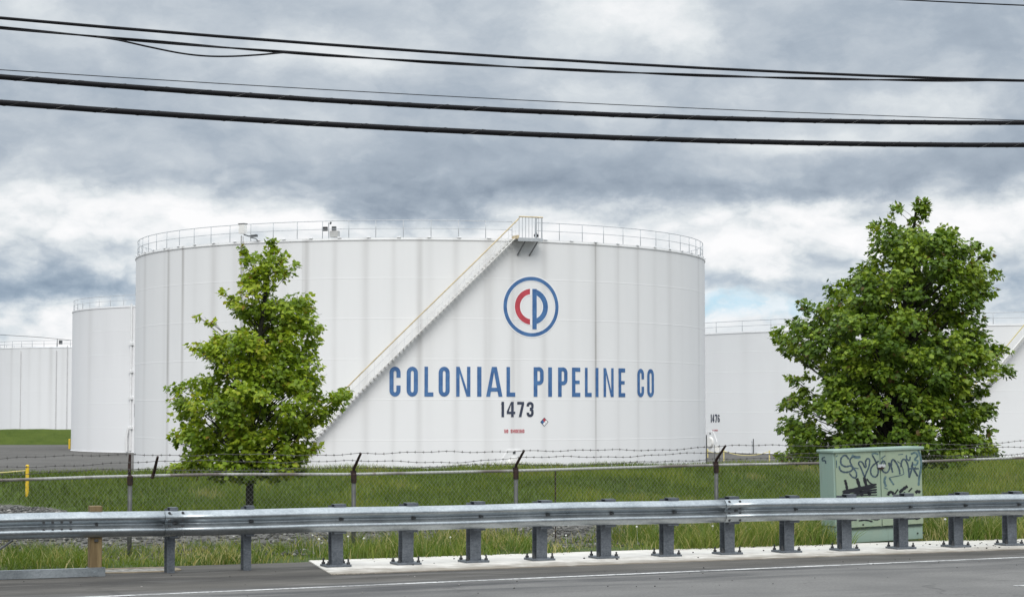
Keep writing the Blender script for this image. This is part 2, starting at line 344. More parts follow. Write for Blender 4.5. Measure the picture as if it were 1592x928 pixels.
# ---------------------------------------------------------------- camera, sun, sky
cam = bpy.data.cameras.new('camera'); co = bpy.data.objects.new('camera', cam); COL.objects.link(co); S.camera = co
co.location = (0, 0, CAMZ); co.rotation_euler = (pi / 2 + PITCH, 0, 0); cam.sensor_width = 36; cam.lens = F / W0 * 36; cam.clip_end = 9000; cam.clip_start = .1
SUND = Vector((-.06, -1.0, 1.0)).normalized()
sl = bpy.data.lights.new('sun', 'SUN'); so = bpy.data.objects.new('sun', sl); COL.objects.link(so)
sl.energy = 1.45; sl.angle = math.radians(38); sl.color = (1, .965, .91); so.rotation_euler = (-SUND).to_track_quat('-Z', 'Y').to_euler(); so.location = (-20, -20, 40)
w = bpy.data.worlds.new('World'); S.world = w; w.use_nodes = True
def build_sky():
    m = NT.__new__(NT); m.t = w.node_tree; m.n = m.t.nodes; m.n.clear()
    out = m.n.new('ShaderNodeOutputWorld')
    g = m.N('ShaderNodeTexCoord').outputs['Generated']
    x, y, z = sep(m, g)
    az = m.math('MULTIPLY', m.math('ARCTAN2', x, y), 180 / pi); el = m.math('MULTIPLY', m.math('ARCSINE', z), 180 / pi)
    def comb(a, b, c=None):
        n = m.N('ShaderNodeCombineXYZ'); m.inp(n, 0, a); m.inp(n, 1, b); m.inp(n, 2, c if c is not None else 0.); return n.outputs[0]
    q = comb(m.math('MULTIPLY', az, .13), m.math('MULTIPLY', el, .20))
    wa = m.N('ShaderNodeTexNoise'); m.L(q, wa.inputs['Vector']); wa.inputs['Scale'].default_value = 1.5; wa.inputs['Detail'].default_value = 8; wa.inputs['Roughness'].default_value = .6
    wx, wy, wz = sep(m, wa.outputs['Color'])
    az2 = m.math('ADD', az, m.math('MULTIPLY', m.math('SUBTRACT', wx, .5), 6.0)); el2 = m.math('ADD', el, m.math('MULTIPLY', m.math('SUBTRACT', wy, .5), 2.4))
    n1 = m.noise(comb(m.math('MULTIPLY', az2, .17), m.math('MULTIPLY', el2, .33), .3), 1.0, 9, .56, .2)
    n2 = m.noise(comb(m.math('MULTIPLY', az2, .46), m.math('MULTIPLY', el2, .85), 4.), 1.0, 9, .58, .1)
    n3 = m.noise(comb(m.math('MULTIPLY', az, 1.2), m.math('MULTIPLY', el, 1.9), 9.), 1.0, 7, .6, .1)
    # the cloud deck by height above the horizon
    ramp = m.N('ShaderNodeValToRGB'); m.L(m.mr(el2, 0, 14), ramp.inputs[0]); e = ramp.color_ramp.elements
    pts = [(0, .84), (2.2, .88), (2.8, .84), (3.3, .71), (3.9, .80), (4.6, .88), (5.5, .85), (6.0, .69), (6.5, .52), (7.3, .48), (8.3, .54), (9.5, .55), (11.8, .55), (14, .57)]
    while len(e) > 1: e.remove(e[-1])
    e[0].position = 0; e[0].color = (pts[0][1],) * 3 + (1,)
    for p, c in pts[1:]:
        k = e.new(p / 14); k.color = (c, c, c, 1)
    val = ramp.outputs[0]
    def px2(px, py):
        d = ray(px, py).normalized(); return math.degrees(math.atan2(d.x, d.y)), math.degrees(math.asin(d.z))
    for X, Y, sx, sy, a in ((970, 25, 100, 34, .36), (1090, 60, 60, 22, .12), (520, 75, 110, 24, .18), (40, 15, 70, 30, .20), (220, 110, 170, 45, -.03), (1330, 60, 220, 50, -.10), (1300, 212, 140, 15, .22), (930, 152, 70, 26, .14), (1450, 165, 120, 18, .14), (640, 130, 70, 30, -.05),
                           (620, 255, 300, 34, -.05), (1050, 292, 170, 13, -.13), (1480, 285, 120, 25, -.12), (90, 245, 130, 26, .16), (140, 290, 120, 24, .14), (270, 322, 130, 20, .18), (420, 352, 100, 10, .30), (660, 335, 130, 22, -.20), (560, 318, 90, 18, -.10), (930, 352, 110, 16, .22), (1310, 308, 45, 16, .32), (1190, 325, 50, 24, .10),
                           (1560, 330, 50, 22, .2), (110, 455, 130, 15, -.30), (60, 400, 110, 18, -.06), (1190, 452, 110, 13, -.20), (1130, 385, 60, 22, .18), (1250, 400, 60, 14, -.06), (1560, 412, 60, 16, -.08), (1170, 428, 60, 9, .12), (80, 505, 110, 18, .16), (150, 370, 90, 16, .12)):
        a0, e0 = px2(X, Y); sa, se = sx / F * 57.3, sy / F * 57.3
        d1 = m.math('POWER', m.math('DIVIDE', m.math('SUBTRACT', az2, a0), sa), 2); d2 = m.math('POWER', m.math('DIVIDE', m.math('SUBTRACT', el2, e0), se), 2)
        val = m.math('ADD', val, m.math('MULTIPLY', m.math('EXPONENT', m.math('MULTIPLY', m.math('ADD', d1, d2), -.5)), a))
    val = m.math('ADD', val, m.math('MULTIPLY', m.math('SUBTRACT', n1, .5), .42))
    val = m.math('ADD', val, m.math('MULTIPLY', m.math('MULTIPLY', m.math('SUBTRACT', n2, .5), m.mr(el, 5.6, 7.0, 1.5, .8)), .36))
    val = m.math('ADD', val, m.math('MULTIPLY', m.math('MULTIPLY', m.math('SUBTRACT', n3, .5), m.mr(el, 5.6, 7.0, 1.6, .7)), .14))
    az3 = m.math('ADD', az, m.math('MULTIPLY', m.math('SUBTRACT', wx, .5), 2.2)); el3 = m.math('ADD', el, m.math('MULTIPLY', m.math('SUBTRACT', wz, .5), 1.2))
    def crease(fa, fb, off, det):
        n = m.noise(comb(m.math('MULTIPLY', az3, fa), m.math('MULTIPLY', el3, fb), off), 1.0, det, .5, 0)
        return m.math('ABSOLUTE', m.math('MULTIPLY', m.math('SUBTRACT', n, .5), 2))
    puff = m.math('ADD', m.math('MULTIPLY', crease(.22, .46, 2., 3), .62), m.math('MULTIPLY', crease(.62, 1.15, 6., 4), .38))
    puff = m.math('MULTIPLY', m.math('SUBTRACT', puff, .20), 1.0)
    val = m.math('ADD', val, m.math('MULTIPLY', puff, m.mr(el, 5.4, 7.4, 1.05, .22)))
    cr = m.N('ShaderNodeValToRGB'); m.L(val, cr.inputs[0]); e = cr.color_ramp.elements
    def lin(c): return tuple(((k / 255 + .055) / 1.055) ** 2.4 if k > 10 else k / 255 / 12.92 for k in c)
    st = [(.12, (126, 140, 157)), (.30, (150, 163, 178)), (.45, (170, 182, 195)), (.58, (194, 203, 212)), (.72, (222, 228, 232)), (.86, (243, 245, 247)), (1.0, (253, 253, 254))]
    e[0].position, e[0].color = st[0][0], (*lin(st[0][1]), 1); e[1].position, e[1].color = st[-1][0], (*lin(st[-1][1]), 1)
    for p, c in st[1:-1]:
        k = e.new(p); k.color = (*lin(c), 1)
    cool = m.mix(m.math('MULTIPLY', m.mr(el, 3.2, 5.2, 1, 0, True), m.mr(val, .3, .8, 1, 0)), (1, 1, 1), (.92, .985, 1.03))
    cool = m.mix(m.mr(el, 14, 40, 0, 1, True), cool, (1.05, 1.0, .945))
    tinted = m.mix(1.0, cr.outputs[0], cool, 'MULTIPLY')
    # the deck is far brighter overhead than low down
    zen = m.mr(el, 14, 55, .775, 2.35, True)
    below = m.mr(el, -4, -.5, .35, 1)
    skyt = m.N('ShaderNodeTexSky', sky_type='NISHITA'); skyt.sun_disc = False; skyt.sun_elevation = math.asin(SUND.z); skyt.sun_rotation = math.atan2(SUND.x, SUND.y); skyt.air_density = 1; skyt.dust_density = .6
    bg1 = m.N('ShaderNodeBackground'); m.L(skyt.outputs[0], bg1.inputs[0]); bg1.inputs[1].default_value = .12
    bg2 = m.N('ShaderNodeBackground'); m.L(cr.outputs[0], bg2.inputs[0]); m.L(m.math('MULTIPLY', zen, below), bg2.inputs[1])
    # one ragged opening low on the right where the blue shows
    a0, e0 = px2(1165, 482); d1 = m.math('POWER', m.math('DIVIDE', m.math('SUBTRACT', az2, a0), 1.5), 2); d2 = m.math('POWER', m.math('DIVIDE', m.math('SUBTRACT', el2, e0), .34), 2)
    hole = m.mr(m.math('EXPONENT', m.math('MULTIPLY', m.math('ADD', d1, d2), -.5)), .30, 1.0, 0, 1, True); hole = m.math('MULTIPLY', hole, m.mr(n2, .36, .58, 1.0, .25)); gap = m.math('SUBTRACT', 1.0, m.math('MULTIPLY', hole, .15)); m.L(m.mix(hole, tinted, lin((170, 214, 240))), bg2.inputs[0])
    mx = m.N('ShaderNodeMixShader'); m.L(gap, mx.inputs[0]); m.L(bg1.outputs[0], mx.inputs[1]); m.L(bg2.outputs[0], mx.inputs[2]); m.L(mx.outputs[0], out.inputs[0])
build_sky()
S.view_settings.view_transform = 'Standard'; S.view_settings.look = 'None'; S.view_settings.exposure = .37; S.view_settings.gamma = 1
# ---------------------------------------------------------------- ground
def sstep(a, b, x):
    t = min(1, max(0, (x - a) / (b - a))); return t * t * (3 - 2 * t)
def vbound(u): return 38.2 + min(5.6, max(0, 7.3 - u) * 4.0)
def gz(u, v):
    if v < 25.9: return -.05
    vb = vbound(u)
    h = -.05 * (1 - sstep(25.9, 26.1, v))
    h += .507 * sstep(vb - .3, 45.2, v) if v < 46 else .507
    h -= (.507 - FLOOR) * sstep(46, 56, v)
    if 26 < v < 54: h += .02 * math.sin(u * 1.7 + v) + .018 * math.sin(u * .63 - v * 1.9)
    return h
us = [-4000, -1500, -500, -200, -80, -40] + [-20 + i * 1. for i in range(0, 15)] + [-5 + .5 * i for i in range(0, 100)] + [45, 50, 60, 80, 120, 250, 600, 1500, 4000]
vs_ = [-3000, -800, -200, -60, -20, 0, 10, 20, 25, 25.9, 26.1] + [26.5 + .5 * i for i in range(0, 62)] + [58, 62, 70, 80, 100, 140, 200, 300, 500, 1000, 2500, 6000]
V = []; Fc = []
for u in us:
    for v in vs_: X, Y = xy(u, v); V.append((X, Y, gz(u, v)))
k = len(vs_)
for i in range(len(us) - 1):
    for j in range(k - 1): Fc.append((i * k + j, (i + 1) * k + j, (i + 1) * k + j + 1, i * k + j + 1))
mb = MB(); mb.v = V; mb.f = Fc
tag(mb.build('ground', M['ground'], smooth=True), 'gravel yard ground with grassy rise in front of the tanks', 'ground', kind='structure')
def ground_hit(px, py):
    d = ray(px, py); t = 20.
    while t < 400:
        P = Vector((0, 0, CAMZ)) + d * t
        if P.z < gz(*uv(P.x, P.y)): return P
        t += .05
    return P
# road: one asphalt sheet up to the verge
mb = MB(); e0 = [(-400, 25.8), (400, 25.8)]
A = [Vector((*xy(-400, -30), 0)), Vector((*xy(400, -30), 0)), Vector((*xy(400, 25.84), 0)), Vector((*xy(-400, 25.84), 0))]
mb.add(A + [a - Vector((0, 0, .12)) for a in A], [(0, 1, 2, 3), (3, 2, 6, 7)])
tag(mb.build('road', M['asphalt']), 'worn grey asphalt road with dark dirty shoulder', 'road', kind='structure')
def strip(name, A, B, w, z, mat, ext=0):
    A, B = Vector((*A, z)), Vector((*B, z)); d = (B - A).normalized(); n = Vector((-d.y, d.x, 0)); A = A - d * ext; B = B + d * ext
    m = MB(); N = 40
    vs = []
    for i in range(N + 1):
        p = A.lerp(B, i / N); vs += [p - n * w / 2, p + n * w / 2]
    m.add(vs, [(2 * i, 2 * i + 2, 2 * i + 3, 2 * i + 1) for i in range(N)]); return m.build(name, mat)
LA, LB = at_z(162, 927, 0), at_z(1592, 866, 0)
tag(strip('road_marking', LA[:2], LB[:2], .11, .004, M['paint'], 30), 'thin white edge line painted on the asphalt', 'road marking', kind='structure')
la, lb = at_z(1578, 910.5, 0), at_z(1660, 907.5, 0)
tag(strip('road_marking', la[:2], lb[:2], .10, .004, M['paint'], 0), 'short white lane dash at the right end of the road', 'road marking', kind='structure')
# concrete slab under the guardrail posts
pf = [at_z(515, 893.5, 0), at_z(1592, 854, 0), at_z(1592, 837, 0), at_z(480, 872, 0)]
d1 = (pf[1] - pf[0]).normalized(); d2 = (pf[2] - pf[3]).normalized()
nb = 400; FE = [pf[0].lerp(pf[1] + d1 * 30, (i / nb) ** 1.6) + Vector((0, .022 * math.sin(i * .9) * math.sin(i * .37 + 1) + rnd.uniform(-.014, .014), 0)) for i in range(nb + 1)]
BE = [pf[3].lerp(pf[2] + d2 * 30, (i / nb) ** 1.6) + Vector((0, rnd.uniform(-.012, .012), 0)) for i in range(nb + 1)]
mb = MB(); up_ = Vector((0, 0, .012)); dn_ = Vector((0, 0, -.1)); q = nb + 1
mb.add([a + up_ for a in FE] + [a + up_ for a in BE] + [a + dn_ for a in FE] + [a + dn_ for a in BE], [(i, i + 1, q + i + 1, q + i) for i in range(nb)] + [(2 * q + i, 2 * q + i + 1, i + 1, i) for i in range(nb)] + [(q + i, q + i + 1, 3 * q + i + 1, 3 * q + i) for i in range(nb)] + [(0, q, 3 * q, 2 * q)])
tag(mb.build('pavement', M['concrete']), 'pale concrete slab carrying the guardrail posts', 'concrete slab', kind='structure')
# flush concrete collar left of the first steel post
c0 = at_z(212, 886.5, 0); mb = MB(); ux, vx = Vector((CT, ST, 0)), Vector((-ST, CT, 0))
ring = []
for i in range(40):
    a = 2 * pi * i / 40
    ring.append((math.copysign(abs(math.cos(a)) ** .7, math.cos(a)) * .56, math.copysign(abs(math.sin(a)) ** .7, math.sin(a)) * .36))
pts = [c0 + ux * a + vx * b for a, b in ring]; inn = [c0 + ux * a * .86 + vx * b * .72 for a, b in ring]
mb.add([p + Vector((0, 0, .010)) for p in pts] + [p + Vector((0, 0, .010)) for p in inn] + [p - Vector((0, 0, .05)) for p in pts], [(i, (i + 1) % 40, 40 + (i + 1) % 40, 40 + i) for i in range(40)] + [(80 + i, 80 + (i + 1) % 40, (i + 1) % 40, i) for i in range(40)])
dc = empty('drain_cover', c0)
def under(o, par):
    o.parent = par; o.matrix_parent_inverse = par.matrix_basis.inverted(); return o
M['collar'] = plain('worn_collar', (.26, .21, .14), .9, 0, .35, 9); M['lid'] = plain('worn_lid', (.12, .112, .10), .9, 0, .5, 14, c2=(.42, .40, .36))
under(mb.build('rim', M['collar']), dc)
mb = MB(); mb.add([p + Vector((0, 0, .006)) for p in inn], [tuple(range(40))]); under(mb.build('lid', M['lid']), dc)
tag(dc, 'worn oval drain cover in the asphalt beside the timber guardrail post', 'drain cover')
# ---------------------------------------------------------------- tanks
def phi_of(px, C, R, py=500):
    d = ray(px, py); a = Vector((d.x, d.y)); o = -Vector((C[0], C[1]))
    A_, B_, C_ = a.dot(a), 2 * a.dot(o), o.dot(o) - R * R
    D = B_ * B_ - 4 * A_ * C_; t = (-B_ - math.sqrt(max(D, 0))) / (2 * A_)
    P = Vector((0, 0, CAMZ)) + d * t
    return math.atan2(P.x - C[0], -(P.y - C[1])), P.z
class Wrap:
    """flat shapes (arc length s, height h) laid on a cylinder around local origin"""
    def __init__(s, R, phi0, z0): s.R, s.p, s.z, s.mb = R, phi0, z0, MB()
    def pt(s, a, b):
        f = s.p + a / s.R; return (s.R * math.sin(f), -s.R * math.cos(f), s.z + b)
    def poly(s, P): s.mb.add([s.pt(*p) for p in P], [tuple(range(len(P)))])
    def rect(s, x0, y0, x1, y1):
        n = max(1, int(abs(x1 - x0) / .4)); 
        for i in range(n):
            a, b = x0 + (x1 - x0) * i / n, x0 + (x1 - x0) * (i + 1) / n; s.poly([(a, y0), (b, y0), (b, y1), (a, y1)])
    def stroke(s, pts, t, closed=False):
        n = len(pts); L = []; Rr = []
        for i in range(n):
            if closed: p, q = pts[i - 1], pts[(i + 1) % n]
            else: p, q = pts[max(i - 1, 0)], pts[min(i + 1, n - 1)]
            d = Vector((q[0] - p[0], q[1] - p[1])); d.normalize(); m = Vector((-d.y, d.x)) * t / 2
            L.append((pts[i][0] + m.x, pts[i][1] + m.y)); Rr.append((pts[i][0] - m.x, pts[i][1] - m.y))
        for i in range(n if closed else n - 1):
            j = (i + 1) % n; s.poly([Rr[i], Rr[j], L[j], L[i]])
def arc(cx, cy, rx, ry, a0, a1, n=10):
    return [(cx + rx * math.cos(math.radians(a0 + (a1 - a0) * i / n)), cy + ry * math.sin(math.radians(a0 + (a1 - a0) * i / n))) for i in range(n + 1)]
def glyph(w, ch, x0, x1, h, t):
    W = x1 - x0; tx = min(t, W * .40); r = (W - tx) / 2; cx = (x0 + x1) / 2; lo, hi = t / 2, h - t / 2; ry = min(r * 1.15, h * .22)
    X0, X1 = x0 + tx / 2, x1 - tx / 2
    if ch == 'O' or ch == '0': w.stroke(arc(cx, hi - ry, r, ry, 0, 180) + arc(cx, lo + ry, r, ry, 180, 360), tx, True)
    elif ch == 'C': w.stroke([(X1, h * .63)] + arc(cx, hi - ry, r, ry, 0, 180) + arc(cx, lo + ry, r, ry, 180, 360) + [(X1, h * .37)], tx)
    elif ch == 'G':
        w.stroke([(X1, h * .66)] + arc(cx, hi - ry, r, ry, 0, 180) + arc(cx, lo + ry, r, ry, 180, 360) + [(X1, h * .5)], tx); w.rect(cx, h * .43, X1 + tx / 2, h * .53)
    elif ch == 'S': w.stroke([(X1, h * .68)] + arc(cx, hi - ry, r, ry, 0, 180) + [(X0, h * .62), (X1, h * .40)] + arc(cx, lo + ry, r, ry, 0, -180) + [(X0, h * .32)], tx)
    elif ch == 'L': w.rect(x0, 0, x0 + tx, h); w.rect(x0 + tx, 0, x1, t)
    elif ch == 'I': w.rect(x0, 0, x1, h)
    elif ch == 'E':
        w.rect(x0, 0, x0 + tx, h)
        for a, b in ((0, t), (h / 2 - t * .42, h / 2 + t * .42), (h - t, h)): w.rect(x0 + tx, a, x1 if a != h / 2 - t * .42 else x1 - W * .08, b)
    elif ch == 'P':
        w.rect(x0, 0, x0 + tx, h); b = h * .40; rr = (h - b) / 2 * .42
        w.stroke([(x0 + tx, h - t * .45), (X1 - rr * .8, h - t * .45)] + arc(X1 - rr * .8, h - t * .45 - rr, rr * .8, rr, 90, 0, 6) + arc(X1 - rr * .8, b + t * .45 + rr, rr * .8, rr, 0, -90, 6) + [(x0 + tx, b + t * .45)], min(t, tx) * .95)
    elif ch == 'N':
        w.rect(x0, 0, x0 + tx * .82, h); w.rect(x1 - tx * .82, 0, x1, h); a = tx * .82; w.poly([(x1 - a * 1.15, 0), (x1 - a, 0), (x1 - a, h * .15), (x0 + a, h), (x0 + a, h * .80)][:1] + [(x1 - a, 0), (x1 - a, h * .22), (x0 + a, h), (x0 + a, h * .78)])
    elif ch == 'M':
        a = W * .2; w.rect(x0, 0, x0 + a, h); w.rect(x1 - a, 0, x1, h); w.poly([(x0 + a, h), (x0 + a, h * .65), (cx, h * .1), (cx, h * .45)]); w.poly([(cx, h * .45), (cx, h * .1), (x1 - a, h * .65), (x1 - a, h)])
    elif ch == 'K':
        a = tx; w.rect(x0, 0, x0 + a, h); w.poly([(x0 + a, h * .36), (x0 + a, h * .6), (x1 - a, h), (x1, h)]); w.poly([(x0 + a, h * .60), (x0 + a + W * .12, h * .40), (x1 - a, 0), (x1, 0)][::-1])
    elif ch == 'A':
        a = tx * 1.0; k = .15 * W
        w.poly([(x0, 0), (x0 + a, 0), (cx - k * .12, h * .82), (cx - k * .12, h), (cx - k, h)]); w.poly([(x1 - a, 0), (x1, 0), (cx + k, h), (cx - k * .12, h), (cx - k * .12, h * .82)]); w.rect(x0 + W * .26, h * .17, x1 - W * .26, h * .30)
    elif ch == '1': tx = min(t, W * .8); w.rect(x1 - tx, 0, x1, h); w.poly([(x0, h * .80), (x1 - tx, h * .86), (x1 - tx, h), (x0 + W * .35, h)][:4])
    elif ch == '4':
        w.rect(x1 - W * .18 - tx, 0, x1 - W * .18, h); w.rect(x0, h * .2, x1 - W * .18 - tx, h * .36); w.rect(x1 - W * .18, h * .2, x1, h * .36); w.poly([(x0, h * .36), (x0 + tx * .8, h * .36), (x1 - W * .18 - tx, h * .86), (x1 - W * .18 - tx, h)])
    elif ch == '7': w.rect(x0, h - t, x1, h); w.poly([(x0 + W * .22, 0), (x0 + W * .22 + tx, 0), (x1, h - t), (x1 - tx, h - t)])
    elif ch == '3':
        ry *= .8
        w.stroke([(X0, h * .70)] + arc(cx, hi - ry, r, ry, 180, 0) + [(X1, h * .60), (cx, h * .515)], tx); w.stroke([(cx, h * .515), (X1, h * .42)] + arc(cx, lo + ry, r, ry, 0, -180) + [(X0, h * .30)], tx)
    elif ch == '6':
        w.stroke([(X1, h * .74)] + arc(cx, hi - ry * .7, r, ry * .7, 0, 180) + arc(cx, lo + ry, r, ry, 180, 360) + arc(cx, h * .50 - ry * .6, r, ry * .6, 0, 180), tx * .85)
def text(R, phi0, z0, items, h, t): # items: (char, s0, s1) in arc length
    w = Wrap(R, phi0, z0)
    for ch, a, b in items: glyph(w, ch, a, b, h, t)
    return w.mb
def even(txt, width, gap=.28, space=.9):
    units = sum((space if c == ' ' else (.45 if c == 'I' else .55 if c == '1' else 1.25 if c == 'M' else 1)) for c in txt) + gap * (len(txt) - 1)
    k = width / units; x = 0; out = []
    for c in txt:
        wd = (space if c == ' ' else (.45 if c == 'I' else .55 if c == '1' else 1.25 if c == 'M' else 1)) * k
        if c != ' ': out.append((c, x, x + wd))
        x += wd + gap * k
    return out
def two_words(R, phi, z, width, h, t, root):
    it = even('NO SMOKING', width, .22)
    for q in (it[:2], it[2:]): text(R, phi, z, q, h, t).build('warning_lettering', M['red'], root)
def tank_body(root, R, H, n, courses, mat, cone=.9):
    p = [(R + .06, -.4), (R + .06, .0), (R, .02)]
    for c in range(1, courses): z = H * c / courses; p += [(R, z - .035), (R + .005, z - .03), (R + .005, z + .02), (R, z + .03)]
    p += [(R, H - .16), (R + .05, H - .15), (R + .05, H - .09), (R + .01, H - .08), (R + .01, H), (R - .08, H)]
    MB().lathe(p, n).build('shell', mat, root, smooth=False)
    sh = root.children[-1]; sh.data.polygons.foreach_set('use_smooth', [True] * len(sh.data.polygons)); sh.data.set_sharp_from_angle(angle=math.radians(25))
    MB().lathe([(R - .06, H - .02), (R * .6, H + cone * .5), (0.01, H + cone)], n // 2).build('roof', M['white'], root, smooth=True)
def tank_rail(root, R, H, nposts, gap=None, seg=3, r=.024):
    m = MB(); N = nposts * seg
    rr = R - .12
    def pt(a, z): return (rr * math.sin(a), -rr * math.cos(a), z)
    for z in (H + .57, H + 1.08):
        if gap: a0, a1 = gap[1], gap[0] + 2 * pi; m.tube([pt(a0 + (a1 - a0) * i / N, z) for i in range(N + 1)], r if z > H + .8 else r * .8, 5)
        else: m.tube([pt(2 * pi * i / N, z) for i in range(N)], r if z > H + .8 else r * .8, 5, closed=True)
    for i in range(nposts + (1 if gap else 0)):
        a = (gap[1] + (gap[0] + 2 * pi - gap[1]) * i / nposts) if gap else 2 * pi * i / nposts
        m.tube([pt(a, H - .03), pt(a, H + 1.08)], r * 1.05, 5)
    return m.build('guard_railing', M['railgrey'], root, smooth=True)

# --- main tank
C1, R1, H1 = (-6.43, 141.4), 20.12, 14.9
T1 = empty('storage_tank', (C1[0], C1[1], FLOOR))
tag(T1, 'big white storage tank lettered COLONIAL PIPELINE CO 1473 with round blue and red emblem', 'storage tank', 'white storage tanks in the yard')
tank_body(T1, R1, H1, 272, 6, M['tank'])
g0, _ = phi_of(797, C1, R1, 370); g1, _ = phi_of(833, C1, R1, 370)
tank_rail(T1, R1, H1, 73, (g0, g1))
RL = R1 + .018
def loc(px, py, C=C1, R=R1): f, z = phi_of(px, C, R, py); return f, z - FLOOR
f0, zt = loc(741, 570); _, zb = loc(741, 616.3)
letters = 'C 605.5 622.8 O 632.2 649.8 L 659.9 673.7 O 681.9 699.1 N 709.2 731.2 I 741.8 748.4 A 755.7 781.1 L 787.4 800.9 P 829.5 845.2 I 852.1 858 P 867.5 882.2 E 889.1 902 L 909.2 919.6 I 925.6 930.2 N 938.1 953.8 E 961.4 971.7 C 990.6 1001 O 1006 1016.4'.split()
items = [(letters[i], (loc(float(letters[i + 1]), 593)[0] - f0) * RL, (loc(float(letters[i + 2]), 593)[0] - f0) * RL) for i in range(0, len(letters), 3)]
for q0, q1 in ((0, 8), (8, 16), (16, 18)): text(RL, f0, zb, items[q0:q1], zt - zb, .255).build('company_lettering', M['blue'], T1)
_, zt = loc(805, 624.3); _, zb = loc(805, 648.1)
items = [(c, (loc(a, 636)[0] - f0) * RL, (loc(b, 636)[0] - f0) * RL) for c, a, b in (('1', 778.5, 783.6), ('4', 787.7, 800.9), ('7', 804, 814.7), ('3', 818.6, 829.5))]
text(RL, f0, zb, items, zt - zb, .17).build('tank_number', M['navy'], T1)
_, zt = loc(800, 667.2); _, zb = loc(800, 672.8); fn = loc(784, 670)[0]
two_words(RL, fn, zb, (loc(815.2, 670)[0] - fn) * RL, zt - zb, .042, T1)
# the same number again, far round to the left
fl, zc = loc(209.4, 638); text(RL, math.radians(-83), zc - .47, even('1473', 2.0), .94, .17).build('tank_number', M['navy'], T1)
two_words(RL, math.radians(-82.5), loc(212, 668)[1], 1.25, .22, .042, T1)
# emblem
fe, ze = loc(826.4, 476.8); E0 = Wrap(RL - .006, fe, ze)
E0.stroke(arc(0, 0, 1.76, 1.76, 0, 360, 72)[:-1], .34, True); E0.stroke(arc(0, 0, .93, .93, 0, 360, 72)[:-1], .46, True); E0.rect(.0, -1.46, .40, 1.15)
em = E0.mb.build('emblem', M['halo'], T1)
E1 = Wrap(RL, fe, ze); E1.stroke(arc(0, 0, 1.745, 1.745, 0, 360, 96)[:-1], .225, True)
ro, ri = 1.115, .78
E1.rect(.045, -1.40, .345, 1.11)
def halfring(w, x_lo, sgn):
    ao = math.degrees(math.acos(x_lo / ro)); ai = math.degrees(math.acos(min(1, x_lo / ri)))
    n = 30
    O = [(sgn * ro * math.cos(math.radians(ao - 2 * ao * i / n)), ro * math.sin(math.radians(ao - 2 * ao * i / n))) for i in range(n + 1)]
    I = [(sgn * ri * math.cos(math.radians(ai - 2 * ai * i / n)), ri * math.sin(math.radians(ai - 2 * ai * i / n))) for i in range(n + 1)]
    for i in range(n): w.poly([O[i], O[i + 1], I[i + 1], I[i]] if sgn < 0 else [I[i], I[i + 1], O[i + 1], O[i]])
halfring(E1, .347, 1)
E1.mb.build('blue_ring', M['blue'], em); E2 = Wrap(RL, fe, ze); halfring(E2, .11, -1); E2.mb.build('red_arc', M['red'], em)
# hazard diamond
fd, zd = loc(846.1, 655.7)
D0 = Wrap(RL - .004, fd, zd); D0.poly([(0, -.28), (.28, 0), (0, .28), (-.28, 0)]); dm = D0.mb.build('hazard_diamond', M['navy'], T1)
for c, (a, b) in (('red', (0, .5)), ('blue', (-.5, 0)), ('halo', (0, -.5)), ('offwhite', (.5, 0))):
    D = Wrap(RL + .003, fd, zd); s_ = .245; cx, cy = a * s_, b * s_; q = s_ * .47
    D.poly([(cx, cy - q), (cx + q, cy), (cx, cy + q), (cx - q, cy)]); D.mb.build('diamond_panel', M[c], dm)
# shell manway
def manway(root, R, phi, z, s=1.0):
    ex, ey = Vector((math.cos(phi), math.sin(phi), 0)), Vector((0, 0, 1)); n = Vector((math.sin(phi), -math.cos(phi), 0)); c = n * R + Vector((0, 0, z))
    def disc(m, P, a, b):
        k = len(P); m.add([c + n * a + ex * x + ey * y for x, y in P] + [c + n * b + ex * x + ey * y for x, y in P], [tuple(range(k, 2 * k))] + [(i, (i + 1) % k, k + (i + 1) % k, k + i) for i in range(k)])
    m = MB(); disc(m, [(-.85 * s, -1.0 * s), (.85 * s, -1.0 * s), (.95 * s, -.1 * s), (.42 * s, .82 * s), (-.42 * s, .82 * s), (-.95 * s, -.1 * s)], -.05, .04)
    o = m.build('manway', M['white'], root, bevel=.01)
    m = MB(); disc(m, arc(0, -.15 * s, .47 * s, .47 * s, 0, 360, 28)[:-1], .03, .16); disc(m, arc(0, -.15 * s, .40 * s, .40 * s, 0, 360, 28)[:-1], .16, .20)
    for i in range(14):
        a = 2 * pi * i / 14; P = c + n * .165 + ex * math.cos(a) * .435 * s + ey * (math.sin(a) * .435 - .15) * s; m.box(P, (.04, .04, .04), (ex, n, ey))
    m.build('hatch', M['offwhite'], o)
    m = MB(); m.box(c + n * .05 + ey * .62 * s, (.17 * s, .02, .13 * s), (ex, n, ey)); m.build('tag_plate', M['darkgrey'], o)
fm, zm = loc(799, 722); manway(T1, R1, fm, zm + .1)
# rim vent covers
proto = None
for i in range(68):
    a = math.radians(3.82 + i * 360 / 68)
    if proto is None:
        m = MB(); m.box((0, -.02, .01), (.26, .12, .05)); m.box((0, -.06, -.015), (.20, .05, .05)); proto = m.build('vent_cover', M['halo'], T1, bevel=.015); o = proto
    else: o = proto.copy(); COL.objects.link(o); o.parent = T1
    o.location = (R1 * math.sin(a), -R1 * math.cos(a), H1 + .03); o.rotation_euler = (0, 0, a)
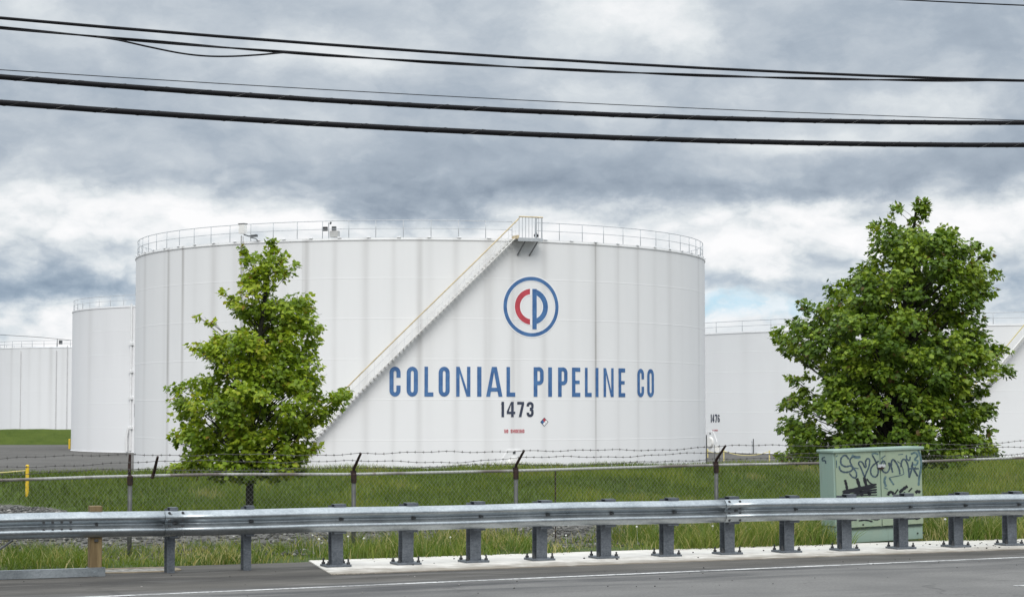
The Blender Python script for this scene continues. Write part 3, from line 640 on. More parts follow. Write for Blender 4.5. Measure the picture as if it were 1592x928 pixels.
# spiral stair
s0, s1 = loc(436, 735)[0], loc(796, 372)[0]
zs0, zs1 = .1, loc(797, 371)[1]
NS = 66
stair = MB()
def sp(f, t, r, dz=0): a = s0 + (s1 - s0) * t; return (r * math.sin(a), -r * math.cos(a), zs0 + (zs1 - zs0) * t + dz)
stair.tube([sp(0, i / 60, R1 + .68, -.02) for i in range(61)], .022, 5)
st = stair.build('staircase', M['offwhite'], T1)
tread = None
for i in range(NS):
    t = (i + .5) / NS; a = s0 + (s1 - s0) * t; z = zs0 + (zs1 - zs0) * t
    if tread is None:
        m = MB(); m.box((0, -.36, 0), (.25, .56, .03)); m.box((0, -.02, -.05), (.05, .12, .10)); m.box((0, -.645, .0), (.25, .012, .06))
        m.add([(-.02, -.02, -.02), (-.02, -.50, -.02), (-.02, -.02, -.16), (.0, -.02, -.02), (.0, -.50, -.02), (.0, -.02, -.16)], [(0, 1, 2), (5, 4, 3), (0, 3, 4, 1), (1, 4, 5, 2), (2, 5, 3, 0)])
        tread = m.build('tread', M['offwhite'], st); o = tread
    else: o = tread.copy(); COL.objects.link(o); o.parent = st
    o.location = (R1 * math.sin(a), -R1 * math.cos(a), z); o.rotation_euler = (0, 0, a)
m = MB(); m.tube([sp(0, i / 60, R1 + .68, .98) for i in range(0, 62)], .045, 6); m.build('handrail', M['tan'], st, smooth=True)
m = MB()
for i in range(0, 34): t = i / 33; m.tube([sp(0, t, R1 + .68, -.02), sp(0, t, R1 + .68, .98)], .016, 4)
m.tube([sp(0, i / 60, R1 + .68, .48) for i in range(61)], .016, 4)
m.build('baluster_row', M['halo'], st)
# top platform
def rp(a, r, z): return Vector((r * math.sin(a), -r * math.cos(a), z))
pa, pb = loc(797, 372)[0], loc(834, 372)[0]
zp = H1 - .05
m = MB(); mid = (pa + pb) / 2; ax = (Vector((math.cos(mid), math.sin(mid), 0)), Vector((-math.sin(mid), math.cos(mid), 0)), Vector((0, 0, 1)))
wid_ = (pb - pa) * R1
m.box(rp(mid, R1 + .52, zp), (wid_, 1.0, .12), ax); m.box(rp(mid, R1 + 1.0, zp - .06), (wid_ + .04, .08, .2), ax)
plat = m.build('platform', M['railgrey'], T1)
for a in (pa + (pb - pa) * .30, pa + (pb - pa) * .80):
    m = MB(); P = rp(a, R1 + .95, zp - .15); Q = rp(a - .0085, R1 + .02, zp - .95); m.tube([P, Q], .06, 4); m.build('bracket', M['midgrey'], plat)
m = MB(); hz = zp + 1.35
for i in range(8): a = pa + (pb - pa) * (.05 + .9 * i / 7); m.tube([rp(a, R1 + .98, zp), rp(a, R1 + .98, hz)], .020 if i < 7 else .05, 5)
m.tube([rp(pb - .004, R1 + .1, zp), rp(pb - .004, R1 + .1, hz)], .05, 5); m.tube([rp(pb - .004, R1 + .1, hz), rp(pb - .004, R1 + .98, hz)], .03, 5); m.build('guard_rail', M['railgrey'], plat)
m = MB(); m.tube([rp(pa + (pb - pa) * (.05 + .95 * i / 6), R1 + .98, hz) for i in range(7)], .045, 6); m.build('handrail', M['tan'], plat)
m = MB(); m.box(rp(pa, R1 + .55, zp + .10), (.14, .9, .22), ax); m.build('kick_plate', M['tan'], plat)
# gauge pole with box, and instruments on the rim
fg, zg = loc(377.5, 372); T = empty('level_gauge', Vector((C1[0], C1[1], FLOOR)) + rp(fg, R1 + .14, 0))
def radial(a): return (Vector((math.cos(a), math.sin(a), 0)), Vector((-math.sin(a), math.cos(a), 0)), Vector((0, 0, 1)))
ax = radial(fg); m = MB(); m.tube([(0, 0, 0), (0, 0, H1 + .35)], .045, 6); m.tube([ax[0] * .14, ax[0] * .14 + Vector((0, 0, H1 + .3))], .025, 5); m.build('pipe', M['boxgrey'], T)
m = MB(); m.box(ax[0] * .10 + Vector((0, 0, H1 + .78)), (.44, .30, .60), ax); m.build('gauge_box', M['offwhite'], T, bevel=.02)
m = MB(); m.box(ax[0] * .10 + Vector((0, 0, H1 + 1.10)), (.50, .36, .04), ax); m.build('rain_hood', M['darkgrey'], T)
m = MB(); m.tube([ax[0] * .2 + Vector((0, 0, H1 + .42)), ax[0] * .6 + Vector((0, 0, H1 + .30)), ax[0] * 1.2 + Vector((0, 0, H1 + .36))], .04, 6); m.box(ax[0] * 1.05 + Vector((0, 0, H1 + .30)), (.42, .14, .14), ax); m.tube([ax[0] * .7 + Vector((0, 0, H1 + .22)), ax[0] * 1.15 + Vector((0, 0, H1 + .12)), ax[0] * 1.3 + Vector((0, 0, H1 + .0))], .03, 6); m.build('valve_arm', M['darkgrey'], T)
tag(T, 'white level gauge box on a tall pipe up the side of tank 1473', 'level gauge')
fc, _ = loc(508, 366); ax = radial(fc); T = empty('floodlight', Vector((C1[0], C1[1], FLOOR)) + rp(fc, R1 - .35, H1))
m = MB(); m.tube([(0, 0, -.1), (0, 0, 1.0)], .03, 6); m.build('pole', M['railgrey'], T)
m = MB(); m.box(ax[0] * -.25 + Vector((0, 0, .62)), (.34, .2, .26), ax); m.build('lamp_head', M['black'], T, bevel=.03)
m = MB(); m.box(ax[0] * .40 + Vector((0, 0, .28)), (.55, .4, .40), ax); m.build('junction_box', M['boxgrey'], T, bevel=.02)
m = MB(); m.box(ax[0] * .35 + Vector((0, 0, .62)), (.26, .2, .28), ax); m.tube([ax[0] * .1 + Vector((0, 0, .9)), ax[0] * .15 + Vector((0, 0, 1.05))], .06, 6); m.build('sensor_head', M['darkgrey'], T, bevel=.02)
tag(T, 'black floodlight with grey junction box on the rim of tank 1473', 'floodlight')
fc, _ = loc(835, 366); ax = radial(fc); T = empty('rim_valve', Vector((C1[0], C1[1], FLOOR)) + rp(fc, R1 - .10, H1))
m = MB(); m.tube([(0, 0, -.03), (0, 0, .22)], .06, 8); m.build('stem', M['darkgrey'], T)
m = MB(); m.tube([ax[0] * -.14 + Vector((0, 0, .27)), ax[0] * .14 + Vector((0, 0, .27))], .09, 8); m.tube([(0, 0, .3), (0, 0, .46)], .05, 8); m.build('valve_body', M['black'], T)
tag(T, 'small dark valve on the rim beside the top stair platform', 'valve')

# --- second tank, behind on the left
C2, R2, H2 = (-28.0, 218.3), 20.0, 14.9
T2 = empty('storage_tank', (C2[0], C2[1], FLOOR)); tank_body(T2, R2, H2, 180, 6, M['tank_b']); tank_rail(T2, R2, H2, 60)
tag(T2, 'plain white storage tank partly hidden behind the left side of tank 1473', 'storage tank', 'white storage tanks in the yard')
fp, _ = phi_of(204.5, C2, R2, 600); m = MB(); m.tube([rp(fp, R2 + .12, .2), rp(fp, R2 + .12, H2 + .2)], .10, 6)
for z in (2.5, 5.5, 8.2, 11): m.box(rp(fp, R2 + .1, z), (.5, .3, .25), radial(fp))
m.tube([rp(fp - .02, R2 + .2, .1), rp(fp - .02, R2 + .25, 1.5), rp(fp - .008, R2 + .2, 2.6)], .16, 6); m.build('drain_pipe', M['white'], T2)
# --- far tank at the left edge
R3, H3 = 21.0, 14.9; C3 = (-72.2 - .0, 355.4)
T3 = empty('storage_tank', (C3[0], C3[1], FLOOR)); tank_body(T3, R3, H3, 180, 6, M['tank_c']); tank_rail(T3, R3, H3, 54, r=.045)
tag(T3, 'distant streaked grey white storage tank rising behind a grass bank at far left', 'storage tank', 'white storage tanks in the yard')
for px in (104.5, 32.5, 87.5):
    fp, _ = phi_of(px, C3, R3, 600); m = MB(); m.tube([rp(fp, R3 + .12, .2), rp(fp, R3 + .12, H3 + (.2 if px > 100 else -.6))], .09 if px > 50 else .07, 5); m.build('downpipe', M['downpipe'], T3)
fp, _ = phi_of(104, C3, R3, 540); m = MB(); m.box(rp(fp - .06, R3 - .3, H3 + .8), (.5, .4, .7), radial(fp)); m.tube([rp(fp - .09, R3 - .3, H3), rp(fp - .09, R3 - .3, H3 + 1.3)], .06, 5); m.build('gauge_box', M['darkgrey'], T3)
# --- tank 1476 on the right: circle through three measured points
def circ(a, b, c):
    ax_, ay, bx, by, cx, cy = *a, *b, *c; d = 2 * (ax_ * (by - cy) + bx * (cy - ay) + cx * (ay - by))
    ux_ = ((ax_**2 + ay**2) * (by - cy) + (bx**2 + by**2) * (cy - ay) + (cx**2 + cy**2) * (ay - by)) / d; uy = ((ax_**2 + ay**2) * (cx - bx) + (bx**2 + by**2) * (ax_ - cx) + (cx**2 + cy**2) * (bx - ax_)) / d
    return (ux_, uy), math.hypot(ax_ - ux_, ay - uy)
C4, R4 = circ((20.7, 203.5), (29.5, 193.0), (46.8, 181.5)); H4 = 12.2
print('tank4', C4, R4)
T4 = empty('storage_tank', (C4[0], C4[1], FLOOR)); tank_body(T4, R4, H4, 260, 6, M['tank_d']); tank_rail(T4, R4, H4, 96, r=.034)
tag(T4, 'wide low white storage tank numbered 1476 behind the large dark maple', 'storage tank', 'white storage tanks in the yard')
def loc4(px, py): f, z = phi_of(px, C4, R4, py); return f, z - FLOOR
fa, zt = loc4(1105, 643.8); _, zb = loc4(1112, 656.3); fb = loc4(1119.2, 650)[0]
text(R4 + .03, fa, zb, even('1476', (fb - fa) * R4), zt - zb, .17).build('tank_number', M['navy'], T4)
fa, zt = loc4(1108, 667.5); _, zb = loc4(1112, 669.8); fb = loc4(1116.2, 668)[0]
two_words(R4 + .03, fa, zb, (fb - fa) * R4, max(.15, zt - zb), .04, T4)
fq, zq = loc4(1104.5, 686); manway(T4, R4, fq, zq + .1, 1.15)
fA, zA = loc4(1400, 690); fB, zB = loc4(1640, 470); zA = 1.2; zB = H4
fA = fB - (zB - zA) / R4 * 1.0
# read the flight off two points of it
fP, zP = loc4(1592, 520); fQ, zQ = loc4(1553, 568); sl_ = (zP - zQ) / ((fP - fQ) * R4)
def stf(z): return fP - (zP - z) / (sl_ * R4)
m = MB(); m.tube([rp(stf(i * H4 / 40), R4 + .82, i * H4 / 40 - .42) for i in range(3, 41)], .13, 4); sto = m.build('staircase', M['offwhite'], T4)
tread = None; nt = 54
for i in range(2, nt):
    z = H4 * i / nt - .45; a = stf(z + .45)
    if tread is None:
        m = MB(); m.box((0, -.50, 0), (.30, .60, .05)); m.box((0, -.79, .0), (.30, .02, .12)); tread = m.build('tread', M['offwhite'], sto); o = tread
    else: o = tread.copy(); COL.objects.link(o); o.parent = sto
    o.location = (R4 * math.sin(a), -R4 * math.cos(a), z); o.rotation_euler = (0, 0, a)
m = MB(); m.tube([rp(stf(i * H4 / 40), R4 + .82, i * H4 / 40 + .65) for i in range(2, 42)], .05, 5); m.build('handrail', M['paleyellow'], sto)
# ---------------------------------------------------------------- far grass bank
mb = MB(); N = 60
prof = [(-9, FLOOR - .1), (-7.5, FLOOR + .15), (-2, -.62), (0, -.52), (2, -.55), (9, FLOOR - .1)]
A, B = Vector((-150, 247, 0)), Vector((-30, 256, 0))
for i in range(N + 1):
    P = A.lerp(B, i / N)
    for a, z in prof: mb.v.append((P.x, P.y + a + .5 * math.sin(i * .9 + a), z + (.07 * math.sin(i * 1.3 + a) if z > FLOOR else 0)))
k = len(prof)
for i in range(N):
    for j in range(k - 1): mb.f.append((i * k + j, (i + 1) * k + j, (i + 1) * k + j + 1, i * k + j + 1))
tag(mb.build('hill', M['turf'], smooth=True), 'long grass bank in front of the far left tank', 'bank', kind='structure')
# ---------------------------------------------------------------- yard furniture
def bollard(P, h, r, label, mat='yellow', group=None):
    t = empty('bollard', P); m = MB(); m.tube([(0, 0, -.2), (0, 0, h - r * .6)], r, 12); m.build('post', M[mat], t, smooth=False)
    m = MB(); m.lathe([(r * 1.02, h - r * .6), (r * .95, h - r * .2), (r * .6, h), (0.001, h + r * .06)], 12); m.build('cap', M[mat], t, smooth=True)
    return tag(t, label, 'bollard', group)
P = ground_hit(42, 771); P.z = gz(*uv(P.x, P.y)); b1 = bollard(P, .66, .038, 'bright yellow bollard standing on the grass rise near the fence at far left')
P2 = P + Vector((-4.2, -.3, -.1)); P2.z = gz(*uv(P2.x, P2.y)); b2 = bollard(P2, .66, .038, 'yellow bollard at the other end of the yellow chain')
def chain(A, B, sag, r, label, mat):
    m = MB(); m.tube([A.lerp(B, i / 24) - Vector((0, 0, sag * 4 * (i / 24) * (1 - i / 24))) for i in range(25)], r, 5); return tag(m.build('chain', M[mat]), label, 'chain')
chain(P + Vector((0, 0, .54)), P2 + Vector((0, 0, .50)), .08, .009, 'yellow chain leading left from the near bollard', 'paleyellow')
Q = at_z(108, 697.5, FLOOR); bollard(Q, 1.1, .12, 'small yellow bollard at the foot of the tank behind tank 1473', 'yellow')
Y1 = at_z(1125.3, 716.5, FLOOR); Y2 = at_z(1196.3, 717.5, FLOOR); Y0 = at_z(1100.3, 711, FLOOR)
bollard(Y1, .95, .055, 'pale yellow chain post near the small white sign', 'paleyellow', 'pale yellow chain posts')
bollard(Y2, .95, .055, 'pale yellow chain post nearest the dark maple', 'paleyellow', 'pale yellow chain posts')
bollard(Y0, .8, .055, 'pale yellow chain post against the right edge of tank 1473', 'paleyellow', 'pale yellow chain posts')
chain(Y1 + Vector((0, 0, .85)), Y2 + Vector((0, 0, .85)), .35, .03, 'slack pale yellow chain between the two right chain posts', 'paleyellow')
chain(Y0 + Vector((0, 0, .65)), Y1 + Vector((0, 0, .85)), .2, .03, 'slack pale yellow chain by the right edge of tank 1473', 'paleyellow')
P = at_z(1098.6, 722, FLOOR); t = empty('pipe_stand', P); m = MB(); m.tube([(0, 0, -.1), (0, 0, 2.35)], .045, 8); m.build('pole', M['darkgrey'], t); m = MB(); m.tube([(0, 0, 0), (0, 0, .06)], .12, 10); m.build('foot', M['darkgrey'], t)
tag(t, 'slim dark pipe stand at the right edge of tank 1473', 'pipe')
P = at_z(1171.5, 704.5, FLOOR); t = empty('vent_pipe', P)
m = MB(); m.tube([(0, 0, -.1), (0, 0, 1.45)], .05, 8); m.build('tall_pipe', M['darkgrey'], t); m = MB(); m.tube([(-.13, 0, -.1), (-.13, 0, 1.2)], .04, 8); m.box((-.13, 0, 1.15), (.16, .16, .16)); m.build('short_pipe', M['railgrey'], t)
tag(t, 'pair of thin upright vent pipes before tank 1476', 'pipe')
P = at_z(1177, 704, FLOOR) ; t = empty('signboard', at_z(1115, 716, FLOOR))
m = MB(); m.box((0, 0, 1.05), (.42, .03, .5)); m.build('panel', M['offwhite'], t)
for dx in (-.22, .22): m = MB(); m.tube([(dx, .03, -.1), (dx, .03, 1.35)], .025, 6); m.build('post', M['darkgrey'], t)
tag(t, 'small blank white sign on two dark posts right of tank 1473', 'sign')
# ---------------------------------------------------------------- guardrail
def rail_d(px): return F * .787 / (96 - (px - 390) * .01218)
def rail_at(px):
    d = rail_d(px); return Vector(((px - 796) / F * d, d, 0))
RA, RB = rail_at(0), rail_at(1592); RD = (RB - RA).normalized(); RN = Vector((RD.y, -RD.x, 0))   # RN faces the road
def rail_u(px):                       # distance along the rail line for a pixel column
    k_ = (px - 796) / F; return (k_ * RA.y - RA.x) / (RD.x - k_ * RD.y)
def RP(u, z=0, out=0): return RA + RD * u + RN * out + Vector((0, 0, z))
GR = empty('guardrail', RP(0))
tag(GR, 'galvanised steel guardrail on blue grey posts along the road edge', 'guardrail')
def gp(o): return under(o, GR)
half = [(.0, .312), (.012, .310), (.030, .300), (.066, .264), (.079, .248), (.083, .234), (.079, .220), (.066, .206), (.020, .178), (.006, .166), (.002, .156)]
prof = half + [(a, .312 - b) for a, b in half[-2::-1]]
def beam(u0, u1, z0, off, splice):
    m = MB(); nseg = max(2, int((u1 - u0) / .6)); k = len(prof); vs = []
    for i in range(nseg + 1):
        u = u0 + (u1 - u0) * i / nseg; wz = .004 * math.sin(u * 1.9) + .003 * math.sin(u * .7 + 2); wo = .004 * math.sin(u * 1.1 + 1)
        vs += [RP(u, z0 + b + wz, off + a + wo) for a, b in prof]
    m.add(vs, [(i * k + j, i * k + j + 1, (i + 1) * k + j + 1, (i + 1) * k + j) for i in range(nseg) for j in range(k - 1)])
    o = m.build('beam', M['beam'], None, smooth=True); so_ = o.modifiers.new('thick', 'SOLIDIFY'); so_.thickness = .004; so_.offset = 0
    gp(o); return o
ZB = .787 - .312
u258, u1124 = rail_u(258), rail_u(1124)
bm1 = beam(-6.0, u258 + .25, ZB, .0, 0); bm2 = beam(u258, u1124 + .25, ZB, .006, 0); bm3 = beam(u1124, u1124 + 12, ZB, .012, 0)
def nut(m, u, z, out, r=.018):
    m.tube([RP(u, z, out - .005), RP(u, z, out + .014)], r, 6)
def bolts(par, lst):
    m = MB()
    for u, z, o_ in lst: nut(m, u, z, o_)
    o = m.build('splice_bolt_set', M['bolt']); o.parent = par
for par, us0, off in ((bm2, u258, .006), (bm3, u1124, .012)):
    bolts(par, [(us0 + du, ZB + z, off + o_) for du in (.05, .22) for z, o_ in ((.285, .047), (.192, .045), (.12, .045), (.027, .047))])
uu = [rail_u(p) for p in (70, 84, 98, 112)]
bolts(bm1, [(u, ZB + z, o_) for u in uu for z, o_ in ((.20, .055), (.105, .066))])
def slotbolt(u, off):
    m = MB(); m.box(RP(u, ZB + .156, off + .010), (.055, .010, .016), (RD, RN, Vector((0, 0, 1)))); nut(m, u - .02, ZB + .156, off + .012, .015); return m
# posts
Zv = Vector((0, 0, 1))
def ibeam(m, u, out, wf, dp, z0, z1, tf=.012):
    ax = (RD, RN, Zv); zc = (z0 + z1) / 2; h = z1 - z0
    m.box(RP(u, zc, out - tf / 2), (wf, tf, h), ax); m.box(RP(u, zc, out - dp + tf / 2), (wf, tf, h), ax); m.box(RP(u, zc, out - dp / 2), (.010, dp - 2 * tf, h), ax)
def blockout(m, u, wf):
    m.box(RP(u, ZB + .165, -.075), (wf, .146, .36), (RD, RN, Zv))
def steel_post(px, plated=True):
    u = rail_u(px) if not isinstance(px, tuple) else px[0]; m = MB(); wf = .155 if plated else .10
    ibeam(m, u, -.152, wf, .155, .03 if plated else -.3, .80)
    o = gp(m.build('post', M['post']))
    def sub(m, name, mat, bevel=0): s = m.build(name, mat, bevel=bevel); s.parent = o; return s
    m = MB(); ibeam(m, u, -.004, wf * 1.02, .146, ZB - .03, ZB + .345); m.box(RP(u, ZB + .348, -.077), (wf * 1.02, .147, .006), (RD, RN, Zv)); sub(m, 'blockout', M['post'])
    sub(slotbolt(u + .01, .01), 'post_bolt', M['bolt'])
    if plated:
        m = MB(); m.box(RP(u, .012 + .0145, -.23), (.34, .30, .029), (RD, RN, Zv)); sub(m, 'base_plate', M['post'], .004)
        for du in (-.135, .135):
            for dn in (-.115, .115):
                m = MB(); P = RP(u + du, .04, -.23 + dn); hh = .05 + rnd.random() * .035
                m.tube([P, P + Zv * hh], .012, 8); m.tube([P, P + Zv * .028], .024, 6); sub(m, 'anchor_bolt', M['bolt'])
    from mathutils import Matrix
    B = Matrix.Translation(RP(u, 0, -.23)); o.matrix_basis = B @ Matrix.Rotation(math.radians(rnd.uniform(-2.2, 2.2)), 4, 'Z') @ Matrix.Rotation(math.radians(rnd.uniform(-.7, .7)), 4, 'Y') @ B.inverted()
    return o
for px in (273, 392): steel_post(px, False)
u0p = rail_u(532); du_ = (rail_u(1580) - u0p) / 11
for i in range(0, 16): steel_post((u0p + du_ * i,))
for i in range(1): pass
# timber terminal post with its steel foot, ground strut and anchor cable
uw = rail_u(153)
m = MB(); m.box(RP(uw, .43, -.085), (.150, .15, .86), (RD, RN, Zv)); wp = gp(m.build('timber_post', M['wood'], bevel=.006))
m = MB(); m.box(RP(uw, .44, -.086 + .087), (.046, .02, .03), (RD, RN, Zv)); nut(m, uw, ZB + .156, .01, .02); s = m.build('post_bolt', M['bolt']); s.parent = wp
m = MB(); ax = (RD, RN, Zv)
m.box(RP(uw, .035, -.002), (.23, .008, .15), ax); m.box(RP(uw - .085, .035, -.085), (.008, .17, .15), ax); m.box(RP(uw + .085, .035, -.085), (.008, .17, .15), ax); nut(m, uw, .035, .005, .03)
s = m.build('soil_tube', M['beam']); s.parent = wp
m = MB(); m.box(RP(uw - 2.55, .105, .03), (4.9, .075, .006), ax); m.box(RP(uw - 2.55, .055, .066), (4.9, .006, .10), ax); m.box(RP(uw - 2.55, .008, .03), (4.9, .075, .006), ax); gp(m.build('ground_strut', M['beam']))
m = MB(); m.tube([at_z(25, 842, 0) * 0 + RP(rail_u(25), ZB - .01, -.03), RP(rail_u(0), ZB - .14, -.06), RP(rail_u(0) - 1.4, .05, -.10)], .014, 6); gp(m.build('anchor_cable', M['darkgrey']))
m = MB(); m.box(RP(uw - 5.0, .43, -.085), (.15, .15, .86), ax); gp(m.build('timber_post', M['wood'], bevel=.006))
# ---------------------------------------------------------------- chain-link fence
FS = .46; FK = 30.0
def fence_pt(px):
    k_ = (px - 796) / F; Y = FK / (1 - FS * k_); return Vector((k_ * Y, Y, 0))
FA = fence_pt(0); FD = Vector((1, FS, 0)).normalized(); FN = Vector((FD.y, -FD.x, 0))
def fence_s(px): return (fence_pt(px) - FA).dot(FD)
tops = [(fence_s(px), at(px, y, fence_pt(px).y).z) for px, y in ((0, 746.5), (160, 741), (330, 737.2), (549, 737), (800, 731.5), (1110, 722.5), (1435, 717), (1592, 711))]
tops = [(-12, tops[0][1])] + tops + [(32, tops[-1][1] + .02)]
def ftop(s): return float(np.interp(s, [a for a, b in tops], [b for a, b in tops]))
def FP(s, z=0, out=0): return FA + FD * s + FN * out + Vector((0, 0, z))
CL = empty('chain_link_fence', FP(0)); tag(CL, 'rusty chain link fence topped with three strands of barbed wire', 'fence')
def cp(o): return under(o, CL)
S0, S1 = -4.0, 21.5
m = MB(); n = 80; m.tube([FP(S0 + (S1 - S0) * i / n, ftop(S0 + (S1 - S0) * i / n), 0) for i in range(n + 1)], .021, 8); cp(m.build('top_rail', M['toprail'], smooth=True))
posts = [(-3.3, 0)] + [(fence_s(p), a) for p, a in ((203, 1), (549, 0), (800, 0), (1110, 0), (1412, 0))] + [(fence_s(1620), 0)]
arm_tips = []
def barb_arm(s, straight, par):
    z = ftop(s); m = MB()
    if straight: pts = [FP(s, z - .02, 0), FP(s, z + .15, .0), FP(s, z + .31, .03)]
    else: pts = [FP(s, z - .03, .0), FP(s, z + .09, .06), FP(s, z + .31, .34)]
    m.tube(pts, [.024, .022, .017], 6)
    if not straight: m.box(FP(s, z + .03, .03), (.07, .06, .05), (FD, FN, Zv))
    a = m.build('barb_arm', M['rust'])
    a.parent = par; return a
for s, stq in posts:
    z = ftop(s); m = MB(); m.tube([FP(s, -.3, .05), FP(s, z - .05, .05)], .032, 10); o = cp(m.build('post', M['fencegrey'], smooth=True))
    m = MB(); m.tube([FP(s, z - .12, .05), FP(s, z + .0, .05)], .041, 10); m.tube([FP(s, z, .05), FP(s, z + .02, .05)], [.041, .02], 10); c = m.build('post_cap', M['rust']); c.parent = o
    barb_arm(s, stq, o)
a = MB(); sx = fence_s(238); zx = ftop(sx); a.tube([FP(sx, zx - .03, 0), FP(sx + .02, zx + .04, .03), FP(sx + .01, zx + .27, .27)], [.03, .024, .018], 6); cp(a.build('barb_arm', M['rust']))
# mesh
Wm = .066; hgt = 34
k0, k1 = int(S0 / (Wm / 2)), int(S1 / (Wm / 2)); Vm = []; Lm = []; rw = .0017
idx = 0; faces = []
for k in range(k0, k1):
    prevs = None; sm = (k + .5) * Wm / 2; T_ = ftop(sm) + .075
    bulge = .01 * math.sin(sm * 1.3)
    ring_prev = None
    for j in range(hgt + 1):
        h = T_ - j * .0362
        if j == 0: h -= .0
        s_ = (k + ((j + k) % 2)) * Wm / 2
        o_ = .028 + (.004 if (j + k) % 2 else -.004) + bulge
        c = FP(s_, max(h, -.12), o_)
        base = len(Vm)
        Vm += [c + FD * rw, c + FN * rw * 1.2, c - FD * rw - FN * rw * .6]
        if ring_prev is not None:
            for q in range(3): faces.append((ring_prev + q, ring_prev + (q + 1) % 3, base + (q + 1) % 3, base + q))
        ring_prev = base
    # knuckle: a short twisted tail standing up
    if (k % 2) == 0:
        c = FP((k + (k % 2)) * Wm / 2, T_, .028); base = len(Vm); Vm += [c + FD * rw, c + FN * rw, c - FD * rw, c + Zv * .028 + FD * .004]
        faces += [(base, base + 1, base + 3), (base + 1, base + 2, base + 3), (base + 2, base, base + 3)]
o = np_mesh('wire_mesh', [tuple(p) for p in Vm], [i for f in faces for i in f], [len(f) for f in faces], M['wire']); cp(o)
# barbed strands
for q, (dz, dout) in enumerate(((.31, .34), (.20, .20), (.10, .07))):
    m = MB(); pts = []; n = 260
    for i in range(n + 1):
        s = S0 + (S1 - S0) * i / n
        ps = [x for x, _ in posts]; j = max([k for k in range(len(ps)) if ps[k] <= s] or [0]); a, b = ps[j], ps[min(j + 1, len(ps) - 1)]
        f = (s - a) / (b - a) if b > a else 0; f = min(1, max(0, f)); sag = -.035 * 4 * f * (1 - f) * (1 if (j + q) % 2 else .3) + .018 * math.sin(s * 2.3 + q * 2) * (4 * f * (1 - f)) + .006 * math.sin(s * 9 + q)
        pts.append(FP(s, ftop(s) + dz + sag, dout))
    m.tube(pts, .0038, 4)
    L = 0
    s = S0 + .05
    while s < S1 - .1:
        t = (s - S0) / (S1 - S0) * n; i = int(t); c = pts[i].lerp(pts[i + 1], t - i); a = rnd.random() * 3
        d = (Vector((0, 0, math.cos(a))) + FN * math.sin(a)); e_ = d.cross(FD)
        m.tube([c - FD * .012, c + FD * .012], .0075, 5)
        m.tube([c - d * .022, c + d * .022], .0028, 3, cap=False); m.tube([c - e_ * .022 + FD * .006, c + e_ * .022 + FD * .006], .0028, 3, cap=False)
        s += .125 + rnd.uniform(-.008, .008)
    cp(m.build('barbed_wire', M['barb']))
P = at_z(863.5, 842, -.02); t = tag(MB().tube([P - Zv * .2, Vector((P.x, P.y, ftop(fence_s(863)) - .02))], .010, 6).build('stake', M['rust']), 'thin dark iron stake against the fence between two posts', 'stake')
# ---------------------------------------------------------------- utility cabinet
P = at_z(1299.5, 843.5, .012); WC, HC, DC = 1.60, 1.405, .42
CB = empty('utility_cabinet', P); CB.rotation_euler = (0, math.radians(-1.6), TH)
tag(CB, 'sage green utility cabinet covered in graffiti behind the guardrail', 'utility cabinet')
m = MB(); m.box((WC / 2, DC / 2, .11), (WC - .03, DC - .02, .26)); m.build('plinth', M['cab'], CB, bevel=.008)
m = MB(); m.box((WC / 2, DC / 2, .24 + (HC - .03 - .24) / 2), (WC, DC, HC - .03 - .24)); m.build('body', M['cab'], CB, bevel=.012)
m = MB(); m.box((WC / 2, DC / 2 - .01, HC - .012), (WC + .05, DC + .08, .045)); m.build('lid', M['cab'], CB, bevel=.012)
def fx(x): return (x - 248) / (1012 - 248) * WC
def fz_(y): return HC * (1 - (y - 92) / (885 - 92))
doors = []
for x0, x1 in ((262, 638), (648, 1002)):
    m = MB(); z0, z1 = fz_(762), fz_(112); m.box(((fx(x0) + fx(x1)) / 2, -.011, (z0 + z1) / 2), (fx(x1) - fx(x0), .022, z1 - z0)); doors.append(m.build('door', M['cabdoor'], CB, bevel=.004))
m = MB(); m.box((WC / 2, -.004, fz_(776)), (WC - .06, .012, .022)); m.build('gap_shade_strip', M['seam'], CB)  # solid dark strip; the shade of the gap under the doors is painted
m = MB(); m.box((fx(650), -.032, fz_(240)), (.13, .022, .045)); m.build('latch', M['railgrey'], doors[1]); m = MB(); m.box((fx(645), -.03, fz_(258)), (.10, .02, .04)); m.tube([(fx(650), -.045, fz_(245)), (fx(650), -.045, fz_(268))], .012, 6); m.build('padlock', M['rust'], doors[1])
for x, y in ((965, 845), (1016, 845)): m = MB(); m.tube([(fx(x) - .02, -.0, fz_(y)), (fx(x) - .02, -.006 if x < 1000 else .005, fz_(y))], .014, 8); m.build('bolt', M['seam'], CB)
def smooth_pts(P, n=6):
    if len(P) < 3: return P
    out = []
    for i in range(len(P) - 1):
        p0, p1, p2, p3 = P[max(i - 1, 0)], P[i], P[i + 1], P[min(i + 2, len(P) - 1)]
        for k in range(n):
            t = k / n; out.append(tuple(.5 * (2 * p1[c] + (p2[c] - p0[c]) * t + (2 * p0[c] - 5 * p1[c] + 4 * p2[c] - p3[c]) * t * t + (3 * p1[c] - p0[c] - 3 * p2[c] + p3[c]) * t ** 3) for c in (0, 1)))
    return out + [P[-1]]
